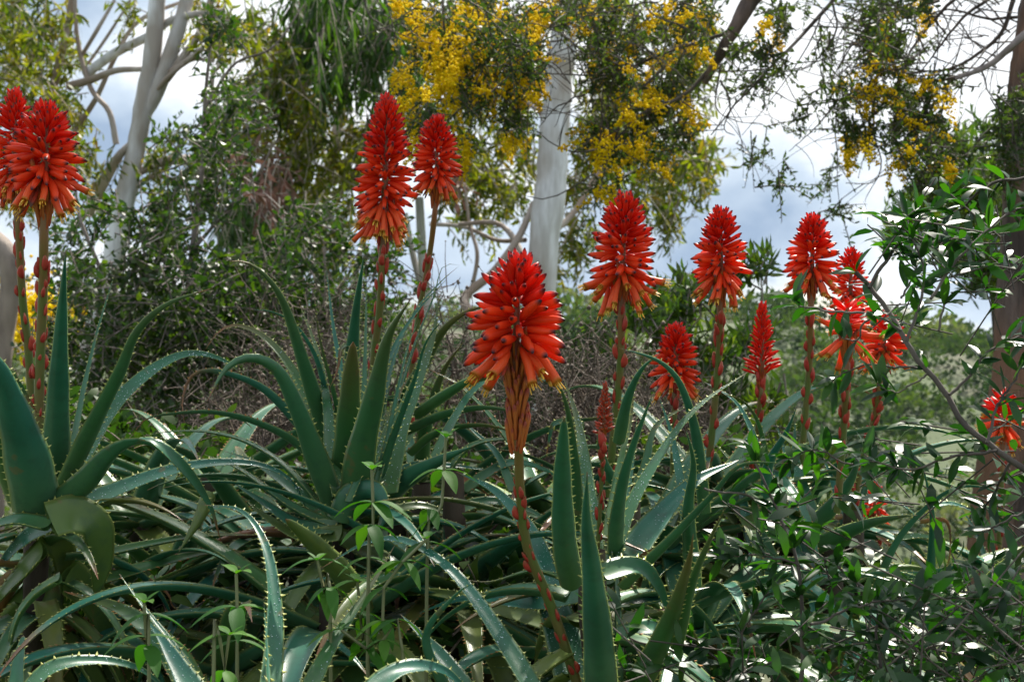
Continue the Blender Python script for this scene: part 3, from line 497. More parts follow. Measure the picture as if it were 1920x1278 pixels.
# ------------------------------------------------------------------ aloes
CAM = np.array([0, 0, H])
US = np.array([-1, -.72, -.4, 0, .4, .72, 1.]); UL = np.array([.8, .42, 0, -.42, -.8])
dew_bags = {}
def leaf_mesh(spine, side, norm, W, dry=0., blunt=0., cup=.30, teeth=True, thick=.20, dew=None, red=False, old=False, tooth=.0029):
    n = len(spine); s = np.linspace(0, 1, n); T = nrm(np.gradient(spine, axis=0))
    prof = (1-s**1.12)**(.98-.56*blunt)*(.86+.14*np.minimum(s*5, 1)); prof = np.maximum(prof, .012)
    w = W*prof; wave = 1+.03*np.sin(s*23+rng.uniform(0, 6)); w = w*wave
    wc = w[:, None]/2
    up = spine[:, None]+side[:, None]*(wc*US)[..., None]+norm[:, None]*(wc*cup*1.0*(US**2))[..., None]
    th = W*thick*(prof**.7)*(1-.35*s)
    lo = spine[:, None]+side[:, None]*(wc*UL)[..., None]+norm[:, None]*(wc*cup*UL**2-th[:, None]*(1-UL**2)**.8)[..., None]
    ring = np.concatenate([up, lo], 1); K = ring.shape[1]; V = ring.reshape(-1, 3)
    i, k = np.meshgrid(np.arange(n-1), np.arange(K), indexing='ij'); k2 = (k+1) % K
    Fq = np.stack([i*K+k, (i+1)*K+k, (i+1)*K+k2, i*K+k2], -1).reshape(-1, 4)
    edge = np.tile(np.concatenate([np.abs(US)**6, np.abs(UL)**8]), n)
    alo = np.repeat(s, K); dr = np.repeat(ss(1-dry, 1-dry*.45, s) if dry > 0 else np.zeros(n), K); bs = np.repeat((1-s)**3, K)
    faces = [Fq]; mi = [0]*len(Fq); Vt = []; Ft = []; nv = len(V)
    if teeth:
        Ltot = np.linalg.norm(np.diff(spine, axis=0), axis=1).sum()
        for sg, ci in ((-1, 0), (1, 6)):
            q = .03+rng.uniform(0, .02); step = tooth*3.6/Ltot
            while q < .97:
                x = q*(n-1); a = int(x); f = x-a; e = up[a, ci]*(1-f)+up[a+1, ci]*f; tt = T[a]; sd_ = side[a]*sg; nn = norm[a]
                tl_ = tooth*rng.uniform(.45, 1.25)*min(1, .45+prof[a]*1.1)
                Vt += [e-tt*tl_*.62-sd_*tl_*.25, e+tt*tl_*.42-sd_*tl_*.25, e-nn*tl_*.38-sd_*tl_*.3, e+nn*tl_*.12-sd_*tl_*.2, e+sd_*tl_+tt*tl_*.42+nn*tl_*.2]
                b0 = nv+len(Vt)-5; Ft += [(b0, b0+4, b0+3), (b0+3, b0+4, b0+1), (b0+1, b0+4, b0+2), (b0+2, b0+4, b0)]
                q += step*rng.uniform(.55, 1.6)*(1-.3*q)
        if Vt:
            V = np.vstack([V, np.array(Vt)]); faces.append(np.array(Ft)); mi += [1]*len(Ft)
            edge = np.concatenate([edge, np.ones(len(Vt))]); dr = np.concatenate([dr, np.zeros(len(Vt))]); bs = np.concatenate([bs, np.zeros(len(Vt))]); alo = np.concatenate([alo, np.zeros(len(Vt))])
    if dew is not None:
        bag_, cnt = dew
        m_ = cnt; ai = rng.integers(1, n-3, m_); fu = rng.uniform(0, 1, (m_, 1)); ci = rng.integers(0, 6, m_); gu = rng.uniform(0, 1, (m_, 1))
        keep = prof[ai] > rng.uniform(0, .9, m_); ai, fu, ci, gu = ai[keep], fu[keep], ci[keep], gu[keep]
        pp = (up[ai, ci]*(1-gu)+up[ai, ci+1]*gu)*(1-fu)+(up[ai+1, ci]*(1-gu)+up[ai+1, ci+1]*gu)*fu
        sz = (rng.gamma(2.2, .00015, len(pp))[:, None, None]+.00018)*np.linalg.norm(pp[:, :2], axis=1)[:, None, None]/1.5
        Vd = pp[:, None]+OCT*sz*[1, 1, .8]; bag_.add(Vd.reshape(-1, 3), ((np.arange(len(pp))*6)[:, None, None]+OF).reshape(-1, 3), .5)
    return V, faces, mi, {'edge': edge, 'dry': dr, 'base': bs, 'along': alo}
PLANTS = {}
def plant(key, px, py, d, label):
    x, _, z = P(px, py, d); r = empty('aloe_plant', (x, d, 0), label, 'aloe', 'aloes in the flowering clump'); PLANTS[key] = (r, d); dew_bags[key] = Bag()
    c = catmull(np.array([(x+rng.normal(0, .05), d+.05, -.05), (x+rng.normal(0, .04), d+.02, z*.5), (x, d, z-.01), (x, d, z+.03)]), 16)
    V, Fq = tubes(c[None], np.linspace(.017, .012, 16)[None]*(1+.12*np.sin(np.arange(16)*2.3))[None], 10); obj('stem', mesh('stem', V-base(r), [Fq], M['stem']), r)
    return r
def LF(key, pts, W, a, a1=None, dry=.04, thick=.20, old=False, blunt=0., dew=0, dd=0., red=False, cup=.3, d=None):
    """one leaf: pts in picture pixels from base to tip, W px, a = turn of the upper face away from the viewer (deg)"""
    r, d0 = PLANTS[key]; d0 = d or d0; n = 26; q = catmull(np.array(pts, float), n); s = np.linspace(0, 1, n)
    aa = np.radians(a+(0 if a1 is None else (a1-a))*ss(.25, .75, s)+rng.normal(0, 4))
    dep = d0+dd+.13*np.cumsum(np.cos(aa))/n*1.6*np.hypot(q[-1, 0]-q[0, 0], q[-1, 1]-q[0, 1])/400+rng.normal(0, .012)*s
    sp = np.stack([(q[:, 0]-CX)*dep/F, dep, H-(q[:, 1]-CY)*dep/F], 1)
    T = nrm(np.gradient(sp, axis=0)); Vw = nrm(sp-CAM); S = nrm(np.cross(T, Vw)); N = np.cross(S, T)
    flip = np.sign((N*-Vw).sum(1)).mean() < 0
    if flip: N = -N
    c, s_ = np.cos(aa)[:, None], np.sin(aa)[:, None]
    # edge-on leaves roll so that the upper face looks up
    upsgn = 1. if (np.cross(T, Vw)*0+(-S*1.)).mean(0)[2]*1. > 0 else -1.
    side = c*S+s_*N*(upsgn); nn = c*N-s_*S*(upsgn)
    V, f, mi, at = leaf_mesh(sp, side, nn, W*d0/F, dry, blunt, cup, dew=(dew_bags[key], dew) if dew else None, thick=thick)
    mt = [M['aloe_old'] if old else M['aloe'], M['tooth_red'] if red else M['tooth']]
    return obj('leaf', mesh('leaf', V-base(r), f, mt, mi, at), r)

plant('A', 70, 965, 1.45, 'large blue-green aloe rosette at the left edge carrying two red spikes')
LF('A', [(40, 945), (5, 850), (-25, 760), (-60, 680)], 60, 170, dd=.03)
LF('A', [(60, 930), (62, 800), (58, 690), (64, 590)], 26, 30, dd=.06)
LF('A', [(132, 890), (148, 780), (178, 640), (216, 508)], 24, 50, dd=.05)
LF('A', [(103, 905), (108, 760), (114, 620), (123, 468)], 58, 178, dd=.01)
LF('A', [(118, 920), (175, 800), (225, 700), (258, 622), (315, 570), (398, 540)], 46, 150, dry=.07, dd=.0)
LF('A', [(125, 915), (195, 785), (262, 712), (330, 669), (385, 664), (440, 688), (462, 725)], 52, 30, dry=.1, dew=420, dd=.02)
LF('A', [(75, 968), (150, 915), (215, 845), (275, 826), (340, 872), (392, 945), (414, 1015)], 60, 150, 15, dry=.12, dd=-.04)
LF('A', [(80, 972), (190, 930), (300, 888), (400, 868), (490, 872), (550, 905), (583, 978)], 46, 50, dry=.04, dew=200, dd=-.06)
LF('A', [(72, 955), (52, 860), (25, 770), (0, 695), (-35, 640)], 98, 180, dd=-.06, blunt=.3)
LF('A', [(-6, 693), (18, 703), (45, 738), (75, 782)], 22, 20, dry=.5, dd=-.12)
LF('A', [(95, 975), (140, 965), (178, 985), (190, 1045), (181, 1115)], 84, 25, old=True, blunt=.8, dd=-.10, dry=.03, cup=.12)
LF('A', [(90, 968), (45, 972), (-10, 976), (-60, 985)], 34, 60, dew=60, dd=-.02)
LF('A', [(110, 975), (60, 1000), (20, 1035), (-25, 1095)], 46, 40, dew=80, dd=-.08)
LF('A', [(90, 985), (30, 975), (-20, 990), (-60, 1020)], 50, 50, dd=-.1)
LF('A', [(80, 1030), (40, 1075), (0, 1120), (-40, 1180)], 60, 60, old=True, dd=-.06)
LF('A', [(90, 990), (115, 1030), (118, 1065), (105, 1095)], 70, 25, old=True, dd=-.03, blunt=.6)
LF('A', [(110, 1085), (60, 1120), (25, 1180), (8, 1300)], 44, 70, dd=-.12, dry=.02)
LF('A', [(110, 1040), (60, 1100), (20, 1140), (-30, 1200)], 60, 40, old=True, dd=.02)
LF('A', [(125, 1080), (170, 1120), (195, 1180), (212, 1260)], 80, 20, old=True, dd=-.02)
LF('A', [(60, 1060), (90, 1120), (100, 1200), (90, 1300)], 70, 160, old=True, dd=.04, dry=.3)
LF('A', [(370, 1320), (310, 1215), (230, 1145), (120, 1108)], 78, 40, dd=-.18, dry=.08, dew=120, red=True)
LF('A', [(30, 1310), (34, 1250), (44, 1190)], 30, 20, dd=-.22, blunt=.9)
LF('A', [(180, 1042), (280, 1020), (380, 1004), (492, 1002)], 34, 65, dd=.06, blunt=.3)
LF('A', [(190, 1088), (300, 1056), (400, 1034), (488, 1038)], 38, 60, dd=.02, blunt=.4, red=True, dry=.1)
LF('A', [(230, 1115), (300, 1085), (365, 1055)], 26, 110, old=True, dd=.05)
LF('A', [(395, 925), (372, 975), (335, 1035)], 36, 160, old=True, dd=.1)

plant('B', 645, 955, 1.62, 'upright many leaved aloe rosette left of centre under the tallest spike')
LF('B', [(680, 860), (686, 640), (687, 505)], 22, 30, dd=.09)
LF('B', [(655, 860), (658, 700), (668, 580), (683, 474)], 48, 178, dd=.05)
LF('B', [(652, 870), (642, 720), (624, 610), (611, 497)], 26, 30, dd=.08)
LF('B', [(640, 890), (600, 780), (565, 670), (532, 570), (500, 520), (462, 492), (430, 490)], 44, 160, dry=.1, dd=.05)
LF('B', [(640, 900), (606, 720), (582, 650), (545, 602), (500, 582), (465, 582)], 32, 120, dd=.04)
LF('B', [(640, 910), (590, 780), (545, 690), (495, 632), (445, 610), (410, 622), (385, 655)], 40, 35, dry=.2, dew=60, dd=-.03)
LF('B', [(635, 935), (618, 850), (612, 760), (594, 660), (561, 568)], 40, 35, dew=110, dd=-.10)
LF('B', [(720, 905), (745, 760), (780, 640), (812, 560), (830, 500), (862, 497)], 26, 70, dd=.1)
LF('B', [(700, 870), (735, 690), (775, 590), (825, 530), (860, 499)], 27, 60, dry=.1, dd=.05)
LF('B', [(690, 840), (705, 700), (730, 600), (752, 530)], 20, 60, dd=.07)
LF('B', [(705, 930), (735, 830), (775, 720), (800, 640), (838, 590)], 24, 130, dd=-.06)
LF('B', [(690, 930), (760, 830), (820, 750), (850, 700)], 30, 40, dd=-.02, dew=50)
LF('B', [(690, 850), (720, 700), (770, 600), (840, 520)], 26, 40, dd=.02)
LF('B', [(640, 930), (600, 830), (575, 740), (560, 660)], 22, 60, dd=-.02)
LF('B', [(650, 900), (630, 760), (600, 640), (590, 560)], 24, 120, dd=.03)
LF('B', [(655, 940), (690, 850), (700, 780), (705, 700)], 22, 45, dd=-.12)
LF('B', [(690, 900), (740, 790), (790, 695), (832, 620), (880, 583), (935, 570)], 58, 155, dd=.20)
LF('B', [(725, 925), (748, 810), (785, 710), (812, 630), (824, 553)], 50, 15, dew=200, dd=-.10)
LF('B', [(700, 930), (725, 840), (745, 740), (765, 650), (785, 600)], 26, 60, dd=-.10)
LF('B', [(690, 935), (715, 850), (740, 760), (768, 700)], 36, 20, dew=180, dd=-.06)
LF('B', [(648, 930), (652, 820), (657, 730), (662, 640)], 58, 180, blunt=.85, dd=-.03, dry=.03)
LF('B', [(668, 646), (642, 652), (634, 690), (618, 728)], 16, 60, dry=.95, dd=-.06)
LF('B', [(662, 960), (674, 860), (702, 740), (728, 630), (770, 560)], 66, 180, dd=-.06, dew=60)
LF('B', [(660, 920), (655, 780), (640, 700), (625, 670)], 14, 50, dd=-.06)
LF('B', [(632, 968), (592, 860), (556, 765), (520, 695), (472, 671), (425, 690), (388, 752)], 54, 165, dry=.08, dd=-.06)
LF('B', [(640, 905), (570, 810), (500, 735), (440, 705), (390, 695), (357, 708), (342, 752), (346, 795)], 42, 125, dry=.35, dd=.04, red=True)
LF('B', [(635, 920), (560, 835), (480, 792), (400, 773), (330, 775), (275, 785), (247, 817)], 40, 115, dry=.13, dd=.02, red=True)
LF('B', [(620, 970), (540, 880), (470, 832), (400, 811), (330, 808), (268, 816)], 34, 75, dd=-.01)
LF('B', [(620, 975), (545, 915), (480, 868), (420, 845)], 40, 40, dd=-.03, dew=70)
LF('B', [(620, 985), (540, 945), (450, 880), (380, 850)], 40, 60, dd=-.05)
LF('B', [(630, 990), (560, 985), (490, 940), (430, 900)], 44, 45, dd=-.07)
LF('B', [(640, 1000), (570, 1005), (500, 970), (455, 930)], 40, 30, old=True, dd=-.08)
LF('B', [(680, 1150), (650, 1090), (600, 1030), (535, 972)], 50, 165, old=True, blunt=.8, dd=-.16, dew=60)
LF('B', [(640, 975), (660, 930), (700, 920), (720, 960), (705, 1000)], 58, 160, dd=-.09, blunt=.4)
LF('B', [(670, 950), (725, 900), (780, 872), (840, 872), (940, 884)], 32, 50, dd=-.06)
LF('B', [(690, 960), (760, 900), (830, 860), (890, 835)], 58, 160, dd=-.03)
LF('B', [(680, 985), (770, 950), (830, 960), (880, 1000)], 40, 50, old=True, dd=-.02)
LF('B', [(640, 1010), (700, 1040), (780, 1060), (860, 1050)], 50, 50, old=True, dd=-.05)

plant('E', 850, 930, 1.62, 'aloe with arching toothed leaves behind the nearest red flower head')
LF('E', [(810, 870), (850, 790), (890, 730), (940, 702), (1000, 706), (1060, 730)], 28, 45, dew=40, dd=-.1)
LF('E', [(960, 835), (910, 770), (860, 722), (805, 692)], 24, 60, dry=.12, red=True)
LF('E', [(770, 850), (820, 812), (900, 797), (975, 812)], 38, 110, red=True, dd=-.02)
LF('E', [(760, 810), (840, 776), (920, 765), (1000, 780)], 36, 130)
LF('E', [(830, 900), (880, 838), (960, 824), (1030, 850)], 30, 70)
LF('E', [(780, 780), (830, 745), (880, 715), (930, 705), (990, 690)], 30, 150)
LF('E', [(960, 920), (930, 850), (880, 800), (870, 770)], 26, 40)
LF('E', [(870, 920), (950, 870), (1020, 880), (1080, 920)], 38, 50, red=True)
LF('E', [(850, 960), (920, 940), (1000, 960), (1050, 1000)], 36, 45)
LF('E', [(1000, 1000), (940, 960), (880, 950), (800, 980)], 34, 60)
LF('E', [(870, 1040), (930, 1030), (990, 1000), (1040, 960)], 24, 80)

plant('C', 1110, 1095, 1.25, 'aloe rosette right of centre behind the red stemmed nearest flower')
LF('C', [(1290, 990), (1272, 880), (1258, 810), (1235, 742)], 34, 15, dew=90, dd=.22)
LF('C', [(1320, 960), (1305, 820), (1285, 745), (1262, 700), (1225, 672), (1160, 652)], 36, 155, dd=.25)
LF('C', [(1160, 830), (1178, 745), (1205, 690), (1238, 664)], 34, 165, dd=.24)
LF('C', [(1140, 1010), (1165, 860), (1182, 790), (1190, 715)], 32, 20, dd=.15)
LF('C', [(1085, 1000), (1075, 850), (1062, 760), (1035, 690)], 34, 165, dd=.15)
LF('C', [(1115, 1080), (1100, 920), (1085, 800), (1056, 705)], 62, 12, dew=380, dd=.08)
LF('C', [(1155, 1060), (1160, 960), (1180, 860), (1225, 735)], 40, 150, dd=.05)
LF('C', [(1160, 1070), (1170, 960), (1185, 880), (1195, 770)], 22, 40, dd=.07, dew=40)
LF('C', [(1150, 1090), (1225, 985), (1300, 905), (1385, 862)], 88, 25, dew=160, dd=.06)
LF('C', [(1170, 1100), (1265, 1005), (1335, 930), (1390, 872), (1478, 868)], 38, 120, dd=.0)
LF('C', [(1140, 1095), (1180, 960), (1250, 835), (1312, 760), (1402, 697)], 48, 35, dew=260, dd=.0)
LF('C', [(1072, 1100), (1058, 1010), (1054, 900), (1058, 780)], 50, 180, blunt=.75, dd=-.03)
LF('C', [(1062, 788), (1038, 796), (1030, 825), (1024, 858)], 14, 30, dry=.4, dd=-.06)
LF('C', [(1090, 1320), (1040, 1140), (1000, 1010), (935, 925), (856, 884)], 92, 10, dew=520, dd=.0)
LF('C', [(1160, 1310), (1158, 1150), (1148, 1030), (1128, 915)], 40, 70, dd=-.04, dew=40)
LF('C', [(1128, 1330), (1120, 1190), (1108, 1060), (1099, 970), (1101, 884)], 66, 178, dd=-.10)
LF('C', [(1130, 1075), (1195, 1062), (1235, 1100), (1262, 1180)], 48, 30, dd=-.1)
LF('C', [(1270, 1215), (1298, 1095), (1330, 1015), (1362, 948)], 30, 150, dd=-.05)
LF('C', [(1180, 1320), (1250, 1180), (1290, 1060), (1300, 1000)], 60, 165, dd=.0)
LF('C', [(1150, 1130), (1240, 1120), (1330, 1100)], 60, 60, dd=.03)
LF('C', [(1160, 1200), (1230, 1175), (1300, 1190)], 60, 30, dd=-.02)
LF('C', [(1110, 1110), (1000, 1130), (880, 1120), (780, 1150)], 62, 40, dd=.05, dew=60)
LF('C', [(1060, 1180), (930, 1140), (800, 1110), (680, 1130)], 60, 45, old=True, dd=.12)
LF('C', [(1070, 1090), (1000, 1070), (920, 1090), (860, 1085)], 26, 80, dd=.04)
LF('C', [(1300, 1100), (1290, 960), (1300, 870), (1285, 800)], 44, 170, dd=.2)

plant('G', 760, 1420, 1.05, 'low foreground aloe whose long arching leaves cross the bottom centre')
LF('G', [(1020, 1330), (935, 1190), (862, 1088), (800, 1034), (742, 1010), (680, 1020), (600, 1066)], 60, 35, dry=.08, dew=420, dd=.06)
LF('G', [(560, 1330), (625, 1205), (685, 1115), (740, 1022)], 44, 30, dd=.02, dew=60)
LF('G', [(680, 1310), (750, 1256), (830, 1256), (900, 1320)], 56, 40, dew=120, dd=-.03)
LF('G', [(890, 1330), (835, 1240), (780, 1180), (750, 1150)], 64, 25, dew=60, dd=.1)
LF('G', [(860, 1330), (800, 1200), (850, 1120), (890, 1090)], 40, 150, dd=.15)
plant('H', 450, 1440, 1.05, 'foreground aloe with one tall bent leaf near the bottom left')
LF('H', [(500, 1330), (513, 1190), (510, 1085), (490, 1005), (450, 956), (382, 946)], 54, 15, dry=.05, dew=160)
LF('H', [(505, 1330), (500, 1220), (495, 1130)], 18, 60, dd=-.05)
LF('H', [(30, 1330), (90, 1256), (180, 1238), (270, 1258), (345, 1330)], 46, 45, dew=140, dd=.05)
LF('H', [(395, 1330), (330, 1220), (270, 1140), (224, 1076)], 40, 50, dew=60, dd=.1)
LF('H', [(380, 1330), (310, 1210), (290, 1180), (270, 1160)], 70, 20, dew=90, dd=.05)

plant('D', 1560, 1080, 1.7, 'aloe rosette half hidden by the glossy shrub on the right')
for args in ([[(1530, 1010), (1500, 900), (1490, 850), (1491, 785)], 46, 15], [[(1490, 1000), (1478, 880), (1455, 790)], 30, 30], [[(1445, 980), (1440, 880), (1475, 810), (1495, 760)], 34, 160], [[(1510, 1000), (1560, 950), (1600, 890), (1612, 830)], 40, 170], [[(1520, 1030), (1620, 985), (1690, 968), (1720, 966)], 42, 155],
 [[(1560, 1160), (1620, 1065), (1695, 1008)], 50, 20], [[(1640, 1110), (1690, 1005), (1770, 926), (1835, 912), (1905, 940)], 27, 120], [[(1735, 1330), (1742, 1110), (1748, 970), (1728, 860)], 36, 172], [[(1585, 948), (1650, 934), (1700, 952), (1738, 992)], 24, 70], [[(1680, 1010), (1735, 1006), (1790, 1030), (1810, 1055)], 24, 60],
 [[(1650, 1330), (1680, 1190), (1700, 1095), (1712, 1025)], 36, 20], [[(1640, 1260), (1720, 1190), (1800, 1135)], 64, 20], [[(1850, 1130), (1890, 1070), (1940, 1010)], 70, 170], [[(1630, 1090), (1690, 1100), (1770, 1140)], 34, 150], [[(1740, 950), (1790, 945), (1850, 970)], 18, 60], [[(1660, 1080), (1720, 1080), (1800, 1060), (1830, 1045)], 34, 130],
 [[(1440, 1100), (1400, 980), (1390, 900), (1400, 850)], 48, 30], [[(1460, 1100), (1420, 1000), (1360, 920), (1330, 900)], 50, 30], [[(1520, 1200), (1460, 1100), (1430, 1000), (1420, 930)], 56, 20], [[(1430, 880), (1405, 800), (1375, 750), (1320, 715)], 26, 60], [[(1440, 870), (1420, 790), (1390, 750), (1350, 738)], 22, 120], [[(1560, 1090), (1575, 1020), (1590, 960), (1640, 900)], 40, 20], [[(1600, 1250), (1580, 1150), (1590, 1080)], 60, 160]):
    LF('D', *args, dew=50, dd=rng.normal(0, .06))

for key, xr, yr, nn_ in (('A', (60, 330), (1040, 1200), 7), ('B', (450, 720), (940, 1120), 5), ('C', (1080, 1300), (960, 1180), 4), ('E', (820, 1020), (840, 1010), 4), ('D', (1480, 1760), (960, 1150), 4)):
    for _ in range(nn_):                              # shrivelled dry leaves
        x0, y0 = rng.uniform(*xr), rng.uniform(*yr); sg = rng.choice([-1, 1]); l_ = rng.uniform(60, 150)
        LF(key, [(x0, y0), (x0+sg*l_*rng.uniform(.2, .4), y0+rng.uniform(-15, 30)), (x0+sg*l_*rng.uniform(.3, .7), y0+l_*rng.uniform(.2, .5)), (x0+sg*l_*rng.uniform(.2, .9), y0+l_*rng.uniform(.6, 1.))], rng.uniform(9, 20), rng.uniform(0, 180), rng.uniform(0, 180), dry=1.6, dd=rng.uniform(.02, .18), cup=.6, thick=.05)
# filler rosettes behind and below, generated freely in space
def rosette(key, px, py, d, label, n=18, L=(.22, .42), W=.043, tilt=0., seed=0, lift=(-25, 42)):
    r = plant(key, px, py, d, label); c0 = P(px, py, d)
    for i in range(n):
        az = i*2.39996+rng.normal(0, .2)+seed; el = R(lift[0]+(lift[1]-lift[0])*(i/(n-1))+rng.normal(0, 7)); Ln = rng.uniform(*L); m_ = 22
        s = np.linspace(0, 1, m_); e = el-(1.3+rng.normal(0, .3))*s*s*(1.15-el/2.); ds = Ln/(m_-1)
        hr = np.cumsum(np.cos(e))*ds; hz = np.cumsum(np.sin(e))*ds; h = np.array([math.cos(az), math.sin(az), 0])
        sp = c0+h*(hr[:, None]+.012)+np.array([0, 0, 1.])*hz[:, None]; side = np.broadcast_to(np.array([-h[1], h[0], 0]), sp.shape)
        T = nrm(np.gradient(sp, axis=0)); nn = np.cross(T, side); nn = np.where((nn[:, 2:3] < 0) & (np.abs(T[:, 2:3]) < .8), -nn, nn)
        nn = np.cross(T, side) if np.cross(T, side)[0, 2] > 0 or np.dot(np.cross(T, side)[0], -h) > 0 else -np.cross(T, side)
        V, f, mi, at = leaf_mesh(sp, side, nn, W*rng.uniform(.75, 1.1), rng.choice([.04, .08, .2]), rng.choice([0, 0, .3]), .3, dew=(dew_bags[key], 25))
        old = i < n*.35 and rng.uniform() < .6
        obj('leaf', mesh('leaf', V-base(r), f, [M['aloe_old' if old else 'aloe'], M['tooth_red' if rng.uniform() < .3 else 'tooth']], mi, at), r)
for k, px, py, d, label in (('f1', 330, 1090, 1.75, 'shaded aloe between the left rosette and the centre left one'), ('f2', 480, 1000, 2.0, 'aloe with low curving leaves behind the bent tall leaf'), ('f3', 860, 1110, 1.6, 'shaded aloe behind the leafy herbs at bottom centre'),
 ('f4', 1010, 960, 1.95, 'aloe seen beneath the nearest red flower head'), ('f5', 1330, 930, 1.85, 'aloe below the short red spike right of centre'), ('f6', 1480, 1000, 1.95, 'shaded aloe in the gap beneath the slim bud spike'), ('f7', 1700, 1150, 1.8, 'aloe in front of the rough trunk at lower right'), ('f8', 620, 1180, 1.5, 'shaded aloe under the pale blunt leaf'), ('f9', 150, 1180, 1.6, 'aloe in the shade beneath the left rosette'), ('f10', 1300, 1180, 1.55, 'aloe low in the shade behind the lower right glossy twigs'), ('f11', 1100, 1260, 1.5, 'aloe deep in the shade at bottom centre right'), ('f13', 260, 985, 1.95, 'aloe with leaves spilling out right of the left rosette'), ('f14', 560, 1070, 1.75, 'tangled aloe below the upright centre left rosette'), ('f15', 745, 1030, 1.8, 'aloe behind the herb with folded leaves'), ('f16', 390, 930, 2.15, 'farther aloe beneath the long brown tipped leaves'), ('f17', 930, 1090, 1.75, 'shaded aloe left of the nearest flower stalk'), ('f18', 1210, 1040, 1.7, 'aloe behind the broad leaf right of centre'), ('f12', 420, 1260, 1.5, 'aloe deep in the shade behind the bright green herbs')):
    rosette(k, px, py, d, label, seed=rng.uniform(0, 6))

def skirt(key, px, py, n, lift=(-75, -5), L=(.13, .27), W=.036):
    r, d = PLANTS[key]; c0 = P(px, py, d)
    for i in range(n):
        az = i*2.39996+rng.normal(0, .3); el = R(lift[0]+(lift[1]-lift[0])*(i/(n-1))+rng.normal(0, 8)); Ln = rng.uniform(*L); m_ = 18
        s = np.linspace(0, 1, m_); e = np.clip(el+.5-1.3*s+rng.normal(0, .15), -1.5, 1.2); ds = Ln/(m_-1); h = np.array([math.cos(az), math.sin(az), 0])
        sp = c0+np.array([0, 0, -.14*(1-i/n)])+h*(np.cumsum(np.cos(e))*ds+.014)[:, None]+np.array([0, 0, 1.])*(np.cumsum(np.sin(e))*ds)[:, None]
        side = np.broadcast_to(np.array([-h[1], h[0], 0]), sp.shape); T = nrm(np.gradient(sp, axis=0)); nn = np.cross(T, side)
        nn = nn if np.dot(nn[0], np.array([0, 0, 1.])-h*.2) > 0 else -nn
        dryl = rng.choice([.05, .15, .5, 1.5], p=[.47, .33, .16, .04])
        V, f, mi, at = leaf_mesh(sp, side, nn, W*rng.uniform(.55, 1.1), dryl, rng.choice([0, .4]), .3, dew=None)
        obj('leaf', mesh('leaf', V-base(r), f, [M['aloe_old' if rng.uniform() < .65 else 'aloe'], M['tooth_red' if rng.uniform() < .3 else 'tooth']], mi, at), r)
skirt('A', 75, 975, 22); skirt('B', 645, 985, 20); skirt('C', 1110, 1110, 18); skirt('D', 1560, 1090, 14); skirt('E', 850, 950, 14)
# ------------------------------------------------------------------ flower spikes
def revolve(prof, sides, curve=0., mats=None, t=None):
    n = len(prof); a = np.arange(sides)*2*np.pi/sides; z = np.array([p[0] for p in prof]); r = np.array([p[1] for p in prof])
    V = np.stack([r[:, None]*np.cos(a)+curve*np.sin(z*np.pi)[:, None], r[:, None]*np.sin(a), np.repeat(z[:, None], sides, 1)], -1).reshape(-1, 3)
    i, k = np.meshgrid(np.arange(n-1), np.arange(sides), indexing='ij'); k2 = (k+1) % sides
    return V, np.stack([i*sides+k, i*sides+k2, (i+1)*sides+k2, (i+1)*sides+k], -1).reshape(-1, 4), np.repeat(z, sides)
def bud_mesh(name, material, fat, curve):
    V, Fq, t = revolve([(0, .028), (.06, .05), (.2, fat*.82), (.45, fat), (.7, fat*.95), (.86, fat*.72), (.95, fat*.42), (1., .008)], 8, curve)
    return mesh(name, V, [Fq], material, attrs={'t': t})
def open_mesh(name, curve):
    V, Fq, t = revolve([(0, .028), (.06, .05), (.2, .085), (.5, .096), (.78, .09), (.9, .094), (1., .104), (.96, .08), (.7, .05)], 8, curve)
    t = np.minimum(t, 1); t[-16:] = .9
    pts = []; 
    for k in range(6):
        a = k*1.05; u = np.linspace(0, 1, 4)[:, None]; pts.append(np.array([.05*math.cos(a), .05*math.sin(a), .8])+u*np.array([.035*math.cos(a+1)+rng.normal(0, .03), .035*math.sin(a+1)+rng.normal(0, .03), .26+rng.uniform(0, .14)]))
    V2, F2 = tubes(np.array(pts), np.full(4, .012), 3)
    return mesh(name, np.vstack([V, V2]), [Fq, F2+len(V)], [M['open'], M['stamen']], [0]*len(Fq)+[1]*len(F2), {'t': np.concatenate([t, np.ones(len(V2))])})
FM = {'open': [open_mesh('floret_open', .05), open_mesh('floret_open', -.05)], 'mid': [bud_mesh('floret', M['mid'], .094, .05), bud_mesh('floret', M['mid'], .086, -.04)], 'bud': [bud_mesh('floret_bud', M['bud'], .10, .05), bud_mesh('floret_bud', M['bud'], .092, 0)], 'young': [bud_mesh('floret_young', M['young'], .16, .03)]}
V, Fq, t_ = revolve([(0, .03), (.1, .045), (.5, .04), (.75, .055), (.9, .05), (1, .01)], 6, .03); PED = mesh('pedicel', V, [Fq], M['pedicel'], attrs={'t': t_})
V, Fq, t_ = revolve([(0, .10), (.12, .19), (.4, .24), (.7, .19), (.92, .09), (1, .01)], 7, .08); V[:, 1] *= .55; BRA = mesh('bract', V, [Fq], M['bract'], attrs={'t': t_})
def place(name, me, parent, p, d, L, roll=0., w=1.):
    o = obj(name, me, parent); q = Vector(d).to_track_quat('Z', 'Y'); Rm = q.to_matrix().to_4x4() @ Matrix.Rotation(roll, 4, 'Z')
    o.matrix_basis = Matrix.Translation(Vector(p-base_of(parent))) @ Rm @ Matrix.Diagonal((L*w, L*w, L, 1)); return o
def base_of(o): return base(o.parent) if o.parent else base(o)
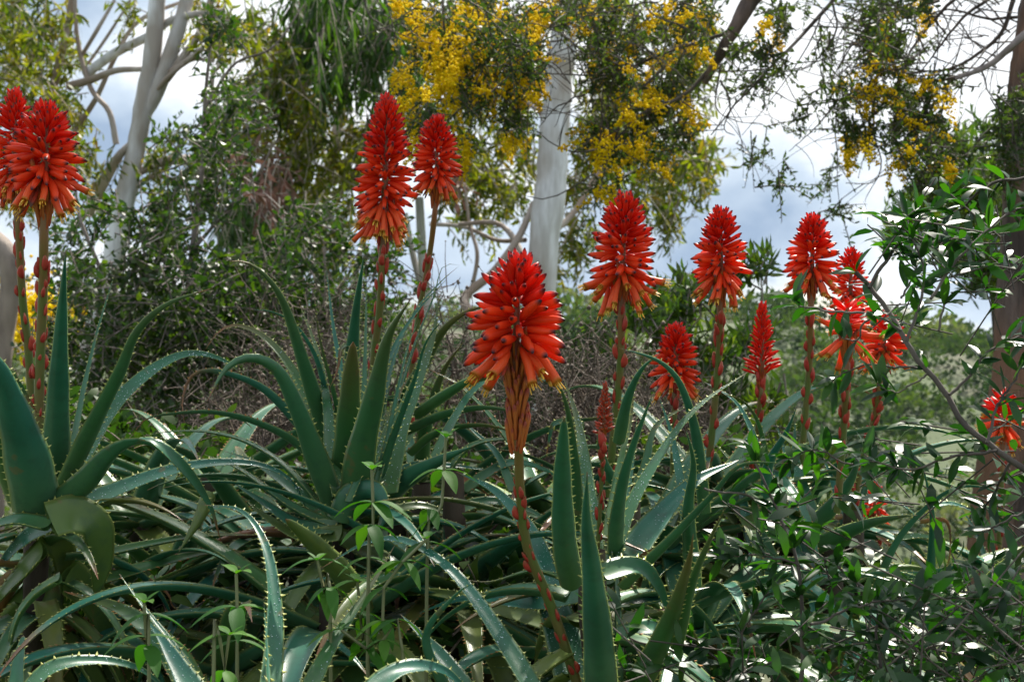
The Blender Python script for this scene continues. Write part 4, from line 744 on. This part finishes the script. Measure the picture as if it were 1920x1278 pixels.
def spike(key, label, top, bot, wpx, stalk, d, n, ped=60, style='full', stalk_r=9, brn=None, lean=0.):
    """top/bot: ends of the flower head in pixels; stalk: pixels from head downward; ped: length px of the zone of spent stalks"""
    r, _ = PLANTS[key]; u = d/F; T_ = P(*top, d); B_ = P(*bot, d); ax = nrm(T_-B_); hl = np.linalg.norm(T_-B_)
    att = B_+ax*(hl*{'full': .17, 'bud': .02, 'sparse': .3}[style]); tail = [P(x, y, d+.02*i) for i, (x, y) in enumerate(stalk)]
    path = catmull(np.array([T_-ax*hl*.10, (T_+att)/2, att]+tail), 40); s = np.linspace(0, 1, 40)
    rad_ = np.where(s < .3, stalk_r*.35+stalk_r*.5*(s/.3), stalk_r*(.72+.2*s))*u
    V, Fq = tubes(path[None], rad_[None], 10)
    sp = obj('flower_spike', mesh('flower_spike', V-base(r), [Fq], M['stalk'], attrs={'rnd': np.repeat(np.clip(1-s*1.7, .06, 1), 10)}), r); sp['label'] = label
    A = nrm(np.cross(ax, [0, 1, 0])); Bv = np.cross(ax, A); axl = np.linalg.norm(T_-ax*hl*.085-att)
    if style == 'full': ts, es, Ls = [0, .08, .2, .38, .62, .85, 1], [-62, -50, -26, -2, 22, 46, 78], [.41, .43, .45, .43, .35, .26, .19]
    elif style == 'sparse': ts, es, Ls = [0, .25, .45, .7, 1], [-65, -45, 0, 15, 40], [.44, .44, .42, .40, .3]
    else: ts, es, Ls = [0, .15, .4, .7, 1], [18, 28, 36, 50, 78], [.46, .44, .36, .28, .2]
    n = int(n*rng.uniform(1.1, 1.3)); dmp = rng.uniform(.93, 1.05); shift = rng.uniform(-.05, .07); opn = rng.uniform(.10, .2)
    for i in range(n):
        t = ((i+.5)/n)**.82; ph = i*2.39996+rng.normal(0, .12); el = R(np.interp(t-shift*(1-t), ts, es)+rng.normal(0, 10)); L = np.interp(t, ts, Ls)*wpx*u*dmp*rng.uniform(.8, 1.12)
        if style == 'full' and rng.uniform() < .02: continue
        if style == 'sparse' and abs(math.sin(ph)) < .25 and rng.uniform() < .5: continue
        hd = math.cos(ph)*A+math.sin(ph)*Bv; r0 = wpx*u*(.10 if t > .2 else .10+.08*(1-t/.2))*(1-.55*t)
        p = att+ax*axl*t+hd*r0; dirn = nrm(hd*math.cos(el)+ax*math.sin(el)+rng.normal(size=3)*.05)
        kind = 'open' if (t < (.5 if style == 'sparse' else opn) and style != 'bud') else ('mid' if t < .55 and style != 'bud' else 'bud')
        if brn: kind = 'young'
        ww = 1.0 if style != 'bud' else .9
        place('floret', FM[kind][i % len(FM[kind])], sp, p, dirn, L, rng.uniform(0, 6.28), ww*(1.12 if wpx > 150 else 1.05+.25*t))
    if style == 'full' and not brn:                   # withered flowers hanging below the head
        for i in range(9):
            ph = rng.uniform(0, 6.28); hd = math.cos(ph)*A+math.sin(ph)*Bv; place('withered_floret', FM['young'][0], sp, att-ax*wpx*u*rng.uniform(-.02, .10)+hd*wpx*u*.12, nrm(hd*rng.uniform(.2, .8)-ax), wpx*u*rng.uniform(.16, .3), rng.uniform(0, 6), .5)
    # spent flower stalks held close under the head
    if ped:
        dn = nrm(tail[0]-att) if np.linalg.norm(tail[0]-att) > 1e-4 else -ax; npd = int(18+ped*.28)
        for i in range(npd):
            f = (i+.5)/npd; ph = i*2.39996; hd = math.cos(ph)*A+math.sin(ph)*Bv
            p = att+dn*ped*u*(1-f)*1.0+hd*stalk_r*u*.75; dirn = nrm(ax*1.+hd*(.16+.22*f)); place('pedicel', PED, sp, p, dirn, (30+26*rng.uniform())*u*min(1.3, wpx/120), rng.uniform(0, 6), 1.3)
    # bracts down the stalk
    L = np.concatenate([[0], np.cumsum(np.linalg.norm(np.diff(path, axis=0), axis=1))]); s0 = L[12]+ped*u*.75; q = s0; j = 0
    while q < L[-1]-10*u:
        i = min(np.searchsorted(L, q), 38); ph = j*2.1+rng.normal(0, .3); tg = nrm(path[i]-path[i+1]); a_ = nrm(np.cross(tg, [0, 1, .01])); b_ = np.cross(tg, a_)
        hd = math.cos(ph)*a_+math.sin(ph)*b_; dens = (q-s0)/max(L[-1]-s0, 1e-6)
        place('bract', BRA, sp, path[i]+hd*rad_[i]*.7, nrm(tg+hd*.2), rng.uniform(18, 36)*u*(1-.2*dens), rng.uniform(0, 6))
        q += (8+18*dens)*u*rng.uniform(.7, 1.4); j += 1
    return sp
plant('B2', 790, 950, 1.8, 'aloe behind the upright centre left rosette bearing the second tall spike')
LF('B2', [(790, 900), (800, 800), (830, 700), (870, 640)], 36, 150); LF('B2', [(780, 900), (760, 800), (740, 720)], 36, 30)
plant('C2', 1180, 960, 1.6, 'aloe carrying the two upright red spikes right of the white trunk')
LF('C2', [(1180, 950), (1210, 880), (1230, 800), (1290, 760)], 34, 40); LF('C2', [(1170, 950), (1130, 860), (1120, 800)], 34, 160)
plant('D2', 1600, 1000, 1.75, 'aloe at right whose red spikes rise through the glossy leaved branches')
LF('D2', [(1600, 1000), (1630, 900), (1660, 860), (1700, 850)], 32, 60); LF('D2', [(1590, 1000), (1560, 900), (1540, 850)], 34, 30)
plant('D3', 1400, 980, 1.9, 'aloe behind bearing the short round spike and the slim bud spike')
LF('D3', [(1400, 960), (1380, 880), (1340, 830)], 32, 60)
plant('D4', 1870, 1100, 2.1, 'aloe near the rough trunk with two small red flower heads')
LF('D4', [(1860, 1100), (1830, 1000), (1800, 950)], 30, 60)
spike('A', 'dark red flower spike cut by the left edge', (28, 160), (28, 395), 108, [(35, 430), (42, 560), (55, 680), (62, 860)], 1.56, 120, 30)
spike('A', 'broad red flower spike at the left over a thick reddish stalk', (88, 195), (82, 385), 158, [(82, 450), (80, 560), (74, 700), (72, 900)], 1.44, 135, 80, stalk_r=11)
spike('B', 'tallest crimson flower spike left of centre', (727, 168), (718, 470), 122, [(716, 490), (712, 580), (700, 680), (690, 860)], 1.66, 235, 26)
spike('B2', 'second tall red spike in front of the yellow blossom', (820, 215), (818, 368), 104, [(815, 400), (805, 480), (785, 590), (770, 720), (775, 900)], 1.8, 140, 50, stalk_r=7)
spike('G', 'nearest and largest red flower head with orange stalk zone', (972, 484), (966, 700), 190, [(968, 740), (972, 830), (976, 930), (990, 1030), (1035, 1140), (1095, 1320)], 1.16, 122, 190, stalk_r=12)
spike('C2', 'tall red spike just right of the white trunk', (1170, 362), (1166, 575), 140, [(1165, 600), (1162, 700), (1152, 800), (1140, 930)], 1.52, 140, 30, stalk_r=9)
spike('C2', 'thin stalk spike against the grey cloud', (1352, 388), (1351, 568), 115, [(1350, 590), (1348, 660), (1338, 780), (1325, 900)], 1.62, 125, 40, stalk_r=8)
spike('D2', 'red spike left of the cut grey branch', (1524, 402), (1522, 552), 102, [(1520, 600), (1518, 680), (1508, 800), (1500, 900)], 1.72, 110, 40, stalk_r=7)
spike('D2', 'red spike mostly hidden behind its taller neighbour', (1596, 464), (1594, 590), 84, [(1594, 640), (1590, 700), (1580, 840)], 1.78, 90, 30, stalk_r=7)
spike('D3', 'short round red spike low in the middle right', (1268, 608), (1266, 740), 98, [(1264, 780), (1262, 900)], 1.8, 110, 20, stalk_r=7)
spike('D3', 'slim pointed bud spike', (1430, 562), (1428, 705), 66, [(1425, 750), (1420, 820), (1415, 930)], 1.85, 115, 30, 'bud', 6)
spike('D2', 'few flowered bright red spike under the glossy leaves', (1590, 560), (1588, 690), 128, [(1586, 740), (1582, 800), (1570, 960)], 1.5, 30, 30, 'sparse', 8)
spike('D2', 'red spike behind the few flowered one', (1662, 590), (1655, 690), 95, [(1648, 730), (1640, 780), (1615, 870), (1600, 960)], 1.7, 60, 30, 'full', 7)
spike('D4', 'small red flower head beside the rough trunk', (1880, 735), (1880, 850), 84, [(1878, 900), (1872, 1060)], 2.1, 45, 20, 'sparse', 6)
spike('D4', 'small hanging red flower head low among the leaves', (1640, 905), (1640, 990), 66, [(1642, 1010), (1660, 1080)], 2.1, 45, 10, 'full', 5)
spike('C', 'brown unopened bud spike', (1135, 712), (1132, 815), 42, [(1131, 850), (1128, 900), (1120, 1040)], 1.32, 90, 8, 'bud', 5, brn=True)
for key, bg_ in dew_bags.items():
    if bg_.n: bg_.build('dew_drops', [M['dew']], PLANTS[key][0], True)['kind'] = 'stuff'

# ------------------------------------------------------------------ glossy thorny shrub at the right
def blade(name, wid, curl, fold, material, n=8, obov=.6):
    s = np.linspace(0, 1, n); w_ = wid*np.sin(np.pi*np.clip(s, .0, 1)**(.75+.5*obov))**.8*.5+.008; zc = -curl*s*s
    V = np.concatenate([np.stack([s, u*w_, zc+abs(u)*fold*w_], 1) for u in (-1, -.5, 0, .5, 1)]); i, k = np.meshgrid(np.arange(4), np.arange(n-1), indexing='ij')
    Fq = np.stack([i*n+k, i*n+k+1, (i+1)*n+k+1, (i+1)*n+k], -1).reshape(-1, 4)
    return mesh(name, V, [Fq], material, attrs={'rnd': np.full(len(V), .5)})
TL = [blade('thorn_leaf', .28, c, f, M['thorn_leaf']) for c, f in ((.05, .3), (.15, .35), (-.05, .25), (.25, .3))]
def leafmatrix(p, d, upv, L):
    d = nrm(d); s_ = nrm(np.cross(upv, d)); n_ = np.cross(d, s_)
    return Matrix(((d[0]*L, s_[0]*L, n_[0]*L, p[0]), (d[1]*L, s_[1]*L, n_[1]*L, p[1]), (d[2]*L, s_[2]*L, n_[2]*L, p[2]), (0, 0, 0, 1)))
xb = (1780-CX)*1.2/F; fb = empty('glossy_shrub', (xb, 1.2, 0), 'glossy dark leaved thorny shrub filling the lower right corner', 'shrub')
cand = []
def thorn_branch(pts, r0, r1, d, leaves, L=(36, 66)):
    leaves = int(leaves*2.2); r0 *= .8; r1 *= .8
    c = catmull(np.array([P(x, y, d+(k*.015)) for k, (x, y) in enumerate(pts)]), 24); c[1:-1] += np.cumsum(rng.normal(0, .0006, (22, 3)), 0)
    V, Fq = tubes(c[None], np.linspace(r0, r1, 24)[None]*d/F, 7); br = obj('branch', mesh('branch', V-base(fb), [Fq], M['twig'], attrs={'rnd': np.full(len(V), .5)}), fb)
    for j in range(leaves):
        i = 23 if j < 5 else int(22-4*((j-5)//4 % 5)-rng.integers(0, 2)); tg = nrm(c[min(i+1, 23)]-c[i-1]); ph = j*2.39996+rng.normal(0, .4)
        a_ = nrm(np.cross(tg, [.3, 1, .2])); b_ = np.cross(tg, a_); dv_ = nrm(tg*rng.uniform(.3, .9)+(math.cos(ph)*a_+math.sin(ph)*b_)*1.+np.array([0, 0, .2]))
        qx, qy = CX+c[i][0]*F/c[i][1], CY-(c[i][2]-H)*F/c[i][1]
        if ((1515 < qx < 1690 and 555 < qy < 705) or (1590 < qx < 1700 and 890 < qy < 1010)) and rng.uniform() < .78: continue   # the branch is thin of leaves there
        cand.append((br, c[i], dv_, rng.uniform(*L)*d/F, nrm(np.array([0, -.25, 1.])+rng.normal(size=3)*.35)))
main = [(1960, 905), (1870, 845), (1800, 790), (1760, 722), (1700, 650), (1670, 600), (1640, 560), (1604, 510)]
thorn_branch(main, 8, 6, 1.15, 8)
for pts, r0, r1, nl in (([(1630, 540), (1690, 450), (1740, 400), (1812, 350)], 5, 2, 16), ([(1700, 640), (1745, 525), (1722, 425), (1715, 395)], 4, 2, 18), ([(1745, 560), (1800, 480), (1880, 405), (1930, 385)], 4, 2, 16), ([(1690, 620), (1640, 590), (1560, 580), (1490, 560)], 4, 2, 16), ([(1720, 690), (1640, 690), (1560, 715)], 3, 1.5, 10), ([(1780, 740), (1850, 665), (1930, 635)], 4, 2, 14), ([(1850, 830), (1890, 745), (1930, 690)], 4, 2, 10), ([(1950, 330), (1850, 350), (1780, 395), (1720, 430)], 4, 2, 18), ([(1760, 620), (1770, 540), (1750, 480), (1790, 440)], 3, 1.5, 14), ([(1690, 560), (1720, 500), (1690, 460)], 3, 1.5, 10), ([(1640, 590), (1600, 630), (1570, 620)], 3, 1.5, 8), ([(1740, 700), (1690, 740), (1650, 720)], 2.5, 1.5, 8),
 ([(1500, 1320), (1502, 1100), (1480, 1000), (1432, 885), (1405, 835)], 6, 2.5, 26), ([(1350, 1320), (1400, 1165), (1440, 1105)], 5, 2, 16), ([(1520, 1170), (1620, 1130), (1690, 1120)], 4, 2, 14), ([(1320, 915), (1400, 930), (1445, 965), (1480, 1000)], 2.5, 3, 10), ([(1500, 1060), (1430, 1040), (1345, 1042)], 3, 1.5, 14), ([(1180, 1195), (1280, 1232), (1420, 1330)], 2.5, 4, 16), ([(1960, 1140), (1830, 1105), (1760, 1090)], 5, 2, 12), ([(1960, 1170), (1750, 1200), (1600, 1262)], 5, 2, 18), ([(1870, 845), (1780, 850), (1700, 870), (1620, 850)], 4, 2, 16), ([(1900, 860), (1860, 920), (1840, 960)], 4, 2, 12), ([(1920, 960), (1860, 985), (1840, 1000)], 3, 1.5, 8), ([(1600, 870), (1540, 850), (1480, 860)], 2.5, 1.5, 10), ([(1660, 1330), (1640, 1200), (1620, 1100), (1570, 1060)], 5, 2, 18), ([(1800, 1330), (1780, 1220), (1830, 1140)], 5, 2, 14), ([(1420, 1330), (1330, 1230), (1290, 1200)], 3, 2, 12)):
    thorn_branch(pts, r0, r1, 1.15+rng.normal(0, .05), nl)
cand.sort(key=lambda c: -c[3]/c[1][1]); 
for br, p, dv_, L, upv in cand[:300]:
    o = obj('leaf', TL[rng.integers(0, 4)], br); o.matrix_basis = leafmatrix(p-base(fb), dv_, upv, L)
bag = Bag(); 
def mass(n, xr, yr, d, L=(42, 70)):
    X = rng.uniform(*xr, n); Y = rng.uniform(*yr, n); dep = d*(1+rng.normal(0, .06, n)); p = np.stack([(X-CX)*dep/F, dep, H-(Y-CY)*dep/F], 1)
    k = 7; td = nrm(rng.normal(size=(n, 3))*[1, .7, .5]+[0, 0, .5]); tlen = rng.uniform(.03, .07, n); U = np.linspace(.15, 1, k)[None, :, None]
    tp = p[:, None]+td[:, None]*tlen[:, None, None]*np.linspace(-.4, 1, 4)[None, :, None]; V, Fq = tubes(tp, np.full(4, .0007), 4); bag.add(V, Fq, .5, 1)
    lp = p[:, None]+td[:, None]*tlen[:, None, None]*U; ld = nrm(td[:, None]*.6+rng.normal(size=(n, k, 3))*[1, 1, .6]); LL = rng.uniform(*L, n*k)*d/F
    V, Fc = lances(lp.reshape(-1, 3), ld.reshape(-1, 3), LL, LL*.29, .12, .16, up=np.array([0, -.2, 1.])); bag.add(V, Fc, np.repeat(rng.uniform(0, 1, n*k), 6))
c0 = cand[300:]
if c0:
    V, Fc = lances(np.array([c[1] for c in c0]), np.array([c[2] for c in c0]), np.array([c[3] for c in c0]), np.array([c[3]*.3 for c in c0]), .1, .14, up=np.array([0, -.2, 1.])); bag.add(V, Fc, np.repeat(rng.uniform(0, 1, len(c0)), 6))
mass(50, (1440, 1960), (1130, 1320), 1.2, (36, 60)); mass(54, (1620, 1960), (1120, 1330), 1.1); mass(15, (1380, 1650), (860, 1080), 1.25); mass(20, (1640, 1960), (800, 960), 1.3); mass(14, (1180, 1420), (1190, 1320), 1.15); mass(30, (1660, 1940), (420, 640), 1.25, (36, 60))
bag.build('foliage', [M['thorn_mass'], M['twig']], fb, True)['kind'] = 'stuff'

# ------------------------------------------------------------------ soft green herbs between the aloes
HL = [blade('herb_leaf', .36, c, .22, M['herb'], obov=.3) for c in (.15, .4, .65)]
def herb(pts, d, nodes, L, label):
    x, y = pts[0]; b0 = P(x, y, d); r = empty('herb_plant', (b0[0], d, 0), label, 'herb', 'soft green herbs'); c = catmull(np.array([[b0[0], d+.02, 0]]+[list(P(px, py, d)) for px, py in pts]), 40)
    V, Fq = tubes(c[None], np.linspace(.0030, .0013, 40)[None], 7); obj('stem', mesh('stem', V-base(r), [Fq], M['herb_stem']), r)
    L_ = np.concatenate([[0], np.cumsum(np.linalg.norm(np.diff(c, axis=0), axis=1))]); vis = np.linalg.norm(P(*pts[0], d)-P(*pts[-1], d))
    for j in range(nodes):
        q = L_[-1]-vis*(j/nodes)**1.15; i = min(int(np.searchsorted(L_, q)), 39); ph = j*1.57+rng.normal(0, .25)+.3; sz = 1.3*L*d/F*(.45+.55*min(1, j/2.))*rng.uniform(.85, 1.15)
        for sg in (0, math.pi):
            h = np.array([math.cos(ph+sg), math.sin(ph+sg)*.9, 0]); up_ = .9-.35*min(j, 3); dv_ = nrm(h+np.array([0, 0, up_])); o = obj('leaf', HL[min(2, j//1) if j < 3 else rng.integers(1, 3)], r)
            o.matrix_basis = leafmatrix(c[i]-base(r), dv_, np.array([0, 0, 1.])+h*.01, sz)
for pts, d, n, L, lab in (([(280, 1330), (276, 1230), (270, 1130)], 1.1, 5, 58, 'bright green herb at bottom left before the toothed leaf'), ([(445, 1330), (446, 1200), (443, 1075)], 1.12, 6, 58, 'tall bright green herb beside the tall bent aloe leaf'), ([(690, 1180), (700, 1010), (697, 880)], 1.2, 7, 54, 'herb with folded leaves in front of the upright rosette'), ([(800, 1120), (825, 980), (836, 820)], 1.25, 7, 52, 'tallest herb left of the nearest flower stalk'), ([(730, 1330), (725, 1220), (720, 1100), (800, 1010)], 1.18, 8, 46, 'dark leafy herb hanging by the arching bottom leaf'), ([(690, 1330), (680, 1200), (670, 1090)], 1.22, 8, 46, 'shaded leafy herb at bottom centre left'), ([(620, 1250), (610, 1120), (595, 1050)], 1.15, 6, 44, 'small herb under the pale blunt aloe leaf'), ([(760, 1330), (700, 1230), (640, 1180)], 1.15, 7, 44, 'sprawling herb low at bottom centre'), ([(400, 1330), (420, 1260), (430, 1190)], 1.05, 4, 50, 'low herb rosette at the bottom beside the tall herb')):
    herb(pts, d, n, L, lab)

# thin air between here and the hill
hm = bpy.data.materials.new('haze'); hm.use_nodes = True; hm.node_tree.nodes.clear()
ho = nd(hm.node_tree, 'ShaderNodeOutputMaterial'); hv = nd(hm.node_tree, 'ShaderNodeVolumePrincipled', ins={'Color': (.80, .88, 1, 1), 'Density': .0001})
hm.node_tree.links.new(hv.outputs[0], ho.inputs['Volume'])
hx, hy0, hy1, hz0, hz1 = 4200., -70., 9200., -40., 14.
V = np.array([(x, y, z) for z in (hz0, hz1) for y in (hy0, hy1) for x in (-hx, hx)], float)
tag(obj('haze', mesh('haze', V, [np.array([(0, 2, 3, 1), (4, 5, 7, 6), (0, 1, 5, 4), (2, 6, 7, 3), (0, 4, 6, 2), (1, 3, 7, 5)])], hm, smooth=False)), 'thin pale haze in the air before the hill', 'haze', kind='stuff')
